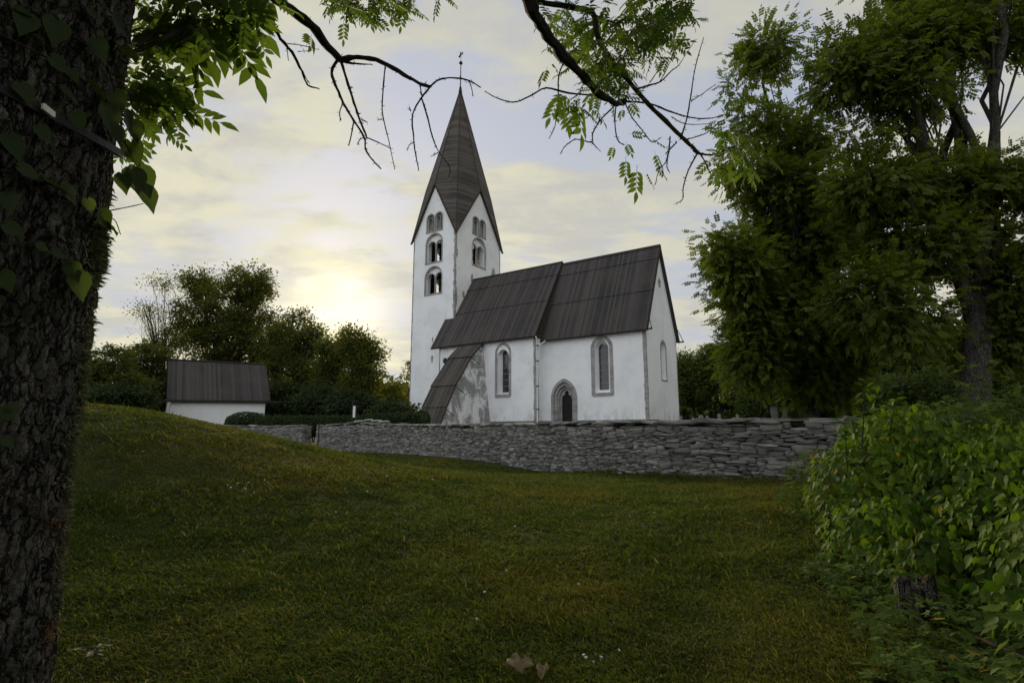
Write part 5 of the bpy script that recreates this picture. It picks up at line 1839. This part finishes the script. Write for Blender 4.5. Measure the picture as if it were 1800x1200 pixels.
# ------------------------------------------------------------------ right foreground: lilac bush, maple saplings, stump
def lilac():
    base = Vector((4.2, 5.0, th(4.2, 5.0)))
    root = empty('lilac_bush', base)
    tag(root, 'bright green lilac bush with heart shaped leaves in the right foreground', 'bush')
    el = [((4.05, 6.35, .72), (.66, .8, .78)), ((4.5, 6.5, 1.15), (.55, .7, .66)), ((5.3, 6.1, 1.05), (.8, .6, .62)), ((4.75, 5.3, .66), (1.05, 1.1, .84)), ((4.2, 4.5, .45), (.80, .9, .78)), ((4.3, 3.7, .55), (1.15, 1.0, .80)), ((3.6, 3.0, .25), (.62, .6, .66)), ((5.8, 5.2, .75), (1.1, 1.1, .85)), ((2.85, 2.65, .38), (.55, .5, .5)), ((3.45, 5.35, .42), (.52, .6, .5)), ((3.4, 4.75, .38), (.45, .5, .42))]
    P, Nn = [], []
    C_ = np.array([e[0] for e in el]); Rr = np.array([e[1] for e in el])
    wts = (Rr[:, 0] * Rr[:, 2])
    n = 16500
    idx = rng.choice(len(el), n, p=wts / wts.sum())
    d = unit(rng.normal(0, 1, (n, 3)))
    rad = rng.uniform(.86, 1.06, n) + .07 * np.sin(d[:, 0] * 9 + idx) * np.cos(d[:, 2] * 8 + d[:, 1] * 5)
    pts = C_[idx] + d * Rr[idx] * rad[:, None]
    inside = np.zeros(n, bool)
    for j in range(len(el)):
        q = ((pts - C_[j]) / Rr[j])
        inside |= (np.linalg.norm(q, axis=1) < .80) & (idx != j)
    ok = ~inside & (pts[:, 2] > .05) & (d[:, 1] < .75)
    pts, d = pts[ok], d[ok]
    D = d * np.array([.55, .55, .2]) + rng.normal(0, .3, pts.shape)
    D[:, 2] -= .75
    leaves('foliage', pts - np.array(base), D, rng.uniform(.045, .108, len(pts)), 'heart2', M['lilac_leaf'], root, d + np.array([0, -.1, .55]), .85)
    # darker inner leaves so the bush is not hollow
    idx = rng.choice(len(el), 3500)
    d2 = unit(rng.normal(0, 1, (3500, 3)))
    p2 = C_[idx] + d2 * Rr[idx] * rng.uniform(.3, .82, 3500)[:, None]
    p2 = p2[p2[:, 2] > .05]
    leaves('inner_foliage', p2 - np.array(base), rng.normal(0, 1, p2.shape), .12, 'heart', M['maple_leaf'], root)
    mb = MB()
    for k in range(60):
        q = pts[rng.integers(len(pts))] - np.array(base)
        s = Vector((q[0] * .5 + random.gauss(0, .15), q[1] * .5 + random.gauss(0, .15), -.05))
        mb.tube(curve_pts(s, q, .05, .06, 5), [.010, .008, .006, .004, .002], 5, False)
    # upright shoots
    for (x, y, x2, y2, dd) in ((1515, 790, 1522, 668, 6.0), (1490, 830, 1484, 735, 6.0), (1560, 780, 1575, 700, 6.2)):
        a, b = at(x, y, dd) - base, at(x2, y2, dd) - base
        mb.tube([a, a.lerp(b, .5), b], [.008, .006, .003], 5, False)
    mb.build('stem', M['twig'], root, fix=False)
    Ps, Ds = [], []
    for (x, y, x2, y2, dd) in ((1515, 790, 1522, 668, 6.0), (1490, 830, 1484, 735, 6.0), (1560, 780, 1575, 700, 6.2)):
        for k in range(34):
            t = rng.random() ** .6
            c = at(x + (x2 - x) * t + rng.normal(0, 9), y + (y2 - y) * t, dd) - base
            Ps.append(tuple(c)); Ds.append((rng.normal(0, .8), rng.normal(0, .5), rng.uniform(-.6, .6)))
    leaves('shoot_leaf', np.array(Ps), np.array(Ds), rng.uniform(.06, .11, len(Ps)), 'heart2', M['lilac_leaf'], root, None, .8)
lilac()


def maple_patch(name, label, blobs, n, size, seed_stems=26, lm='maple_leaf'):
    base = Vector(blobs[0][0]); base.z = th(base.x, base.y)
    root = empty(name, base)
    tag(root, label, 'maple sapling')
    P, d, _ = blob_points([(Vector(b[0]) - base, b[1], 1) for b in blobs], n, .6)
    gz_ = terrain(P[:, 0] + base.x, P[:, 1] + base.y) - base.z
    P[:, 2] = np.maximum(P[:, 2], gz_ + .04)
    a = rng.uniform(0, 6.283, n)
    D = np.stack([np.cos(a), np.sin(a), rng.uniform(-.5, .1, n)], -1)
    leaves('foliage', P, D, size * rng.uniform(.5, 1.2, n), 'maple', M[lm], root, np.tile(np.array([0, -.25, 1.0]), (n, 1)), .5)
    mb = MB()
    for k in range(seed_stems):
        q = P[rng.integers(n)]
        mb.tube(curve_pts((q[0] * .95, q[1] * .95, -.1), q, 0, .05, 4), [.005, .004, .003, .002], 4, False)
    mb.build('stem', M['twig'], root, fix=False)
    return root


maple_patch('maple_sapling', 'low dark maple saplings spreading on the ground in front of the stump', [((2.95, 4.6, .26), (.45, .6, .26), 1), ((2.75, 3.8, .24), (.55, .5, .24), 1), ((3.4, 3.7, .3), (.6, .5, .30), 1), ((2.9, 5.1, .24), (.35, .4, .26), 1), ((2.35, 3.2, .18), (.5, .4, .2), 1), ((3.0, 2.9, .22), (.7, .4, .26), 1), ((2.25, 2.55, .3), (.4, .3, .28), 1)], 3600, .12)
maple_patch('maple_sapling', 'taller dark maple thicket rising behind the bright lilac bush', [((6.2, 7.6, 1.2), (1.3, .9, .85), 1), ((5.2, 7.2, 1.2), (1.0, .8, .66), 1), ((6.9, 6.9, 1.5), (1.0, .9, .8), 1), ((4.8, 7.0, .85), (.9, .6, .7), 1), ((4.1, 7.3, .8), (.7, .5, .6), 1), ((7.5, 8.0, 1.0), (1.4, .9, .9), 1), ((5.7, 6.9, 1.25), (1.0, .5, .75), 1), ((6.8, 6.4, 1.3), (1.0, .6, .8), 1), ((5.0, 7.3, 1.35), (.8, .5, .6), 1)], 15000, .17, 90)
sp_up = maple_patch('maple_sapling', 'upright maple sapling with broad leaves in front of the forked ash trunk', [(at(1725, 690, 7.6), (.38, .3, .5), 1), (at(1730, 660, 7.6), (.28, .3, .3), 1)], 70, .22, 12)

sx, sy = 2.84, 4.15
stp = empty('tree_stump', (sx, sy, th(sx, sy)))
tag(stp, 'weathered dark tree stump half hidden between maple saplings and the lilac bush', 'stump')
sm2 = MB()
na, nzz = 60, 22
for iz in range(nzz + 1):
    for ia in range(na):
        a = 2 * math.pi * ia / na
        f_ = iz / nzz
        r_ = .11 * (1.35 - .35 * min(1, f_ * 2.2)) + .022 * math.sin(a * 5 + 1) + .016 * math.sin(a * 11) + .010 * math.sin(a * 23 + 2)
        zt_ = .24 + .05 * math.sin(a * 2 + 1) + .02 * math.sin(a * 9) + .018 * math.sin(a * 21) 
        sm2.v.append((math.cos(a) * r_, math.sin(a) * r_, -.1 + f_ * (zt_ + .1)))
for iz in range(nzz):
    for ia in range(na):
        b_ = (ia + 1) % na
        sm2.f.append((iz * na + ia, iz * na + b_, (iz + 1) * na + b_, (iz + 1) * na + ia))
sm2.v.append((0, 0, .21)); ci = len(sm2.v) - 1
for ia in range(na): sm2.f.append((nzz * na + ia, nzz * na + (ia + 1) % na, ci))
sm2.build('wood', M['bark'], stp, True, fix=False)

# ------------------------------------------------------------------ small things on the lawn
def curled_leaf(name, loc, size, m, label, group, rz, curl=1.0, seed=0):
    rr = random.Random(seed)
    mb = MB()
    nu, nv = 9, 7
    for i in range(nu):
        for j in range(nv):
            u_, v_ = i / (nu - 1), j / (nv - 1) * 2 - 1
            wd = math.sin(math.pi * min(1, u_ * .92 + .06)) ** .7 * .42 * (1 + .18 * math.sin(u_ * 25 + seed))
            a = v_ * 1.5 * curl
            r_ = wd / 1.5
            x = math.sin(a) * r_ * 1.2
            z = (1 - math.cos(a)) * r_ * 1.2 + .18 * math.sin(u_ * 3.0) * curl + rr.uniform(-.015, .015)
            mb.v.append((x * size, (u_ - .5) * size, z * size))
    for i in range(nu - 1):
        for j in range(nv - 1):
            a = i * nv + j
            mb.f.append((a, a + 1, a + nv + 1, a + nv))
    mb.tube([(0, -.5 * size, .03 * size), (0, -.7 * size, .08 * size)], .012 * size, 4)
    o = mb.build(name, m, None, True)
    o.location = loc
    o.rotation_euler = (rr.uniform(-.4, .4), rr.uniform(-.6, .6), rz)
    so_ = o.modifiers.new('thickness', 'SOLIDIFY'); so_.thickness = .0012
    return tag(o, label, 'dry leaf', group)


def lawn(px, py):
    """where the view ray through a photo pixel meets the lawn"""
    lo = None
    for k in range(4000):
        d = 1.5 + k * .01
        p = at(px, py, d)
        if p.z <= th(p.x, p.y): return Vector((p.x, p.y, th(p.x, p.y)))
    return at(px, py, 20)


gl_ = 'dry leaves on the lawn'
p = lawn(905, 1186); curled_leaf('dry_leaf', p + Vector((0, 0, .02)), .12, M['dry_leaf'], 'largest curled beige dead leaf at the bottom of the lawn', gl_, .9, 1.5, 3)
p = lawn(925, 1178); curled_leaf('dry_leaf', p + Vector((0, 0, .02)), .10, M['dry_leaf'], 'tan dead leaf standing up behind the largest curled leaf', gl_, 2.2, 1.1, 8)
p = lawn(958, 1194); curled_leaf('dry_leaf', p + Vector((0, 0, .02)), .09, M['dry_leaf'], 'small pale curled leaf right of the largest one', gl_, -.6, 1.4, 5)
p = lawn(797, 1155); curled_leaf('dry_leaf', p + Vector((0, 0, .03)), .06, M['red_leaf'], 'small reddish brown leaf left of the curled beige leaf', gl_, .3, .5, 6)
p = lawn(150, 1175)
mb_root = empty('maple_seedling', p)
tag(mb_root, 'single low green seedling at the foot of the near trunk', 'seedling')
Ps = np.array([(0, 0, .10), (.03, .0, .12), (-.05, .02, .10), (.0, .03, .08)])
leaves('foliage', Ps, np.array([(1, -.2, -.1), (.8, .5, 0), (-1, .1, .0), (.3, -.9, 0)]), np.array([.15, .13, .12, .09]), 'maple', M['vine_leaf'], mb_root, None, .3)
mb = MB(); mb.tube([(0, 0, -.02), (0, 0, .12)], .003, 5); mb.build('stem', M['twig'], mb_root)

fm = MB()
for k in range(9):
    a = 2 * math.pi * k / 9
    fm.add([(0, 0, .004), (math.cos(a - .25) * .010, math.sin(a - .25) * .010, .006), (math.cos(a) * .014, math.sin(a) * .014, .003), (math.cos(a + .25) * .010, math.sin(a + .25) * .010, .006)], [(0, 1, 2, 3)])
fm.tube([(0, 0, -.02), (0, 0, .004)], .0007, 3)
fl0 = fm.build('clover_flower', M['petal'])
spots = [(400, 857), (405, 862), (418, 854), (431, 863), (436, 853), (446, 871), (465, 848), (470, 851), (432, 868), (540, 879), (428, 976), (695, 875), (760, 846), (680, 840), (645, 868), (700, 832), (890, 1009), (852, 1048), (838, 1097), (1088, 1153), (1026, 1162), (1030, 1166), (1044, 1174), (1057, 1166), (1017, 1034), (280, 755), (370, 800), (960, 905), (905, 930), (1150, 905), (250, 798), (590, 905)]
for i_, (px, py) in enumerate(spots):
    p = lawn(px, py)
    o = fl0 if i_ == 0 else fl0.copy()
    if i_: C.objects.link(o)
    o.location = p + Vector((0, 0, .035))
    sc_ = .55 + .075 * p.y
    o.scale = (sc_, sc_, 1)
    o.rotation_euler = (random.uniform(-.6, .2), random.uniform(-.4, .4), random.uniform(0, 6))
    tag(o, 'tiny white clover flower in the short grass', 'flower', 'white clover flowers in the grass')
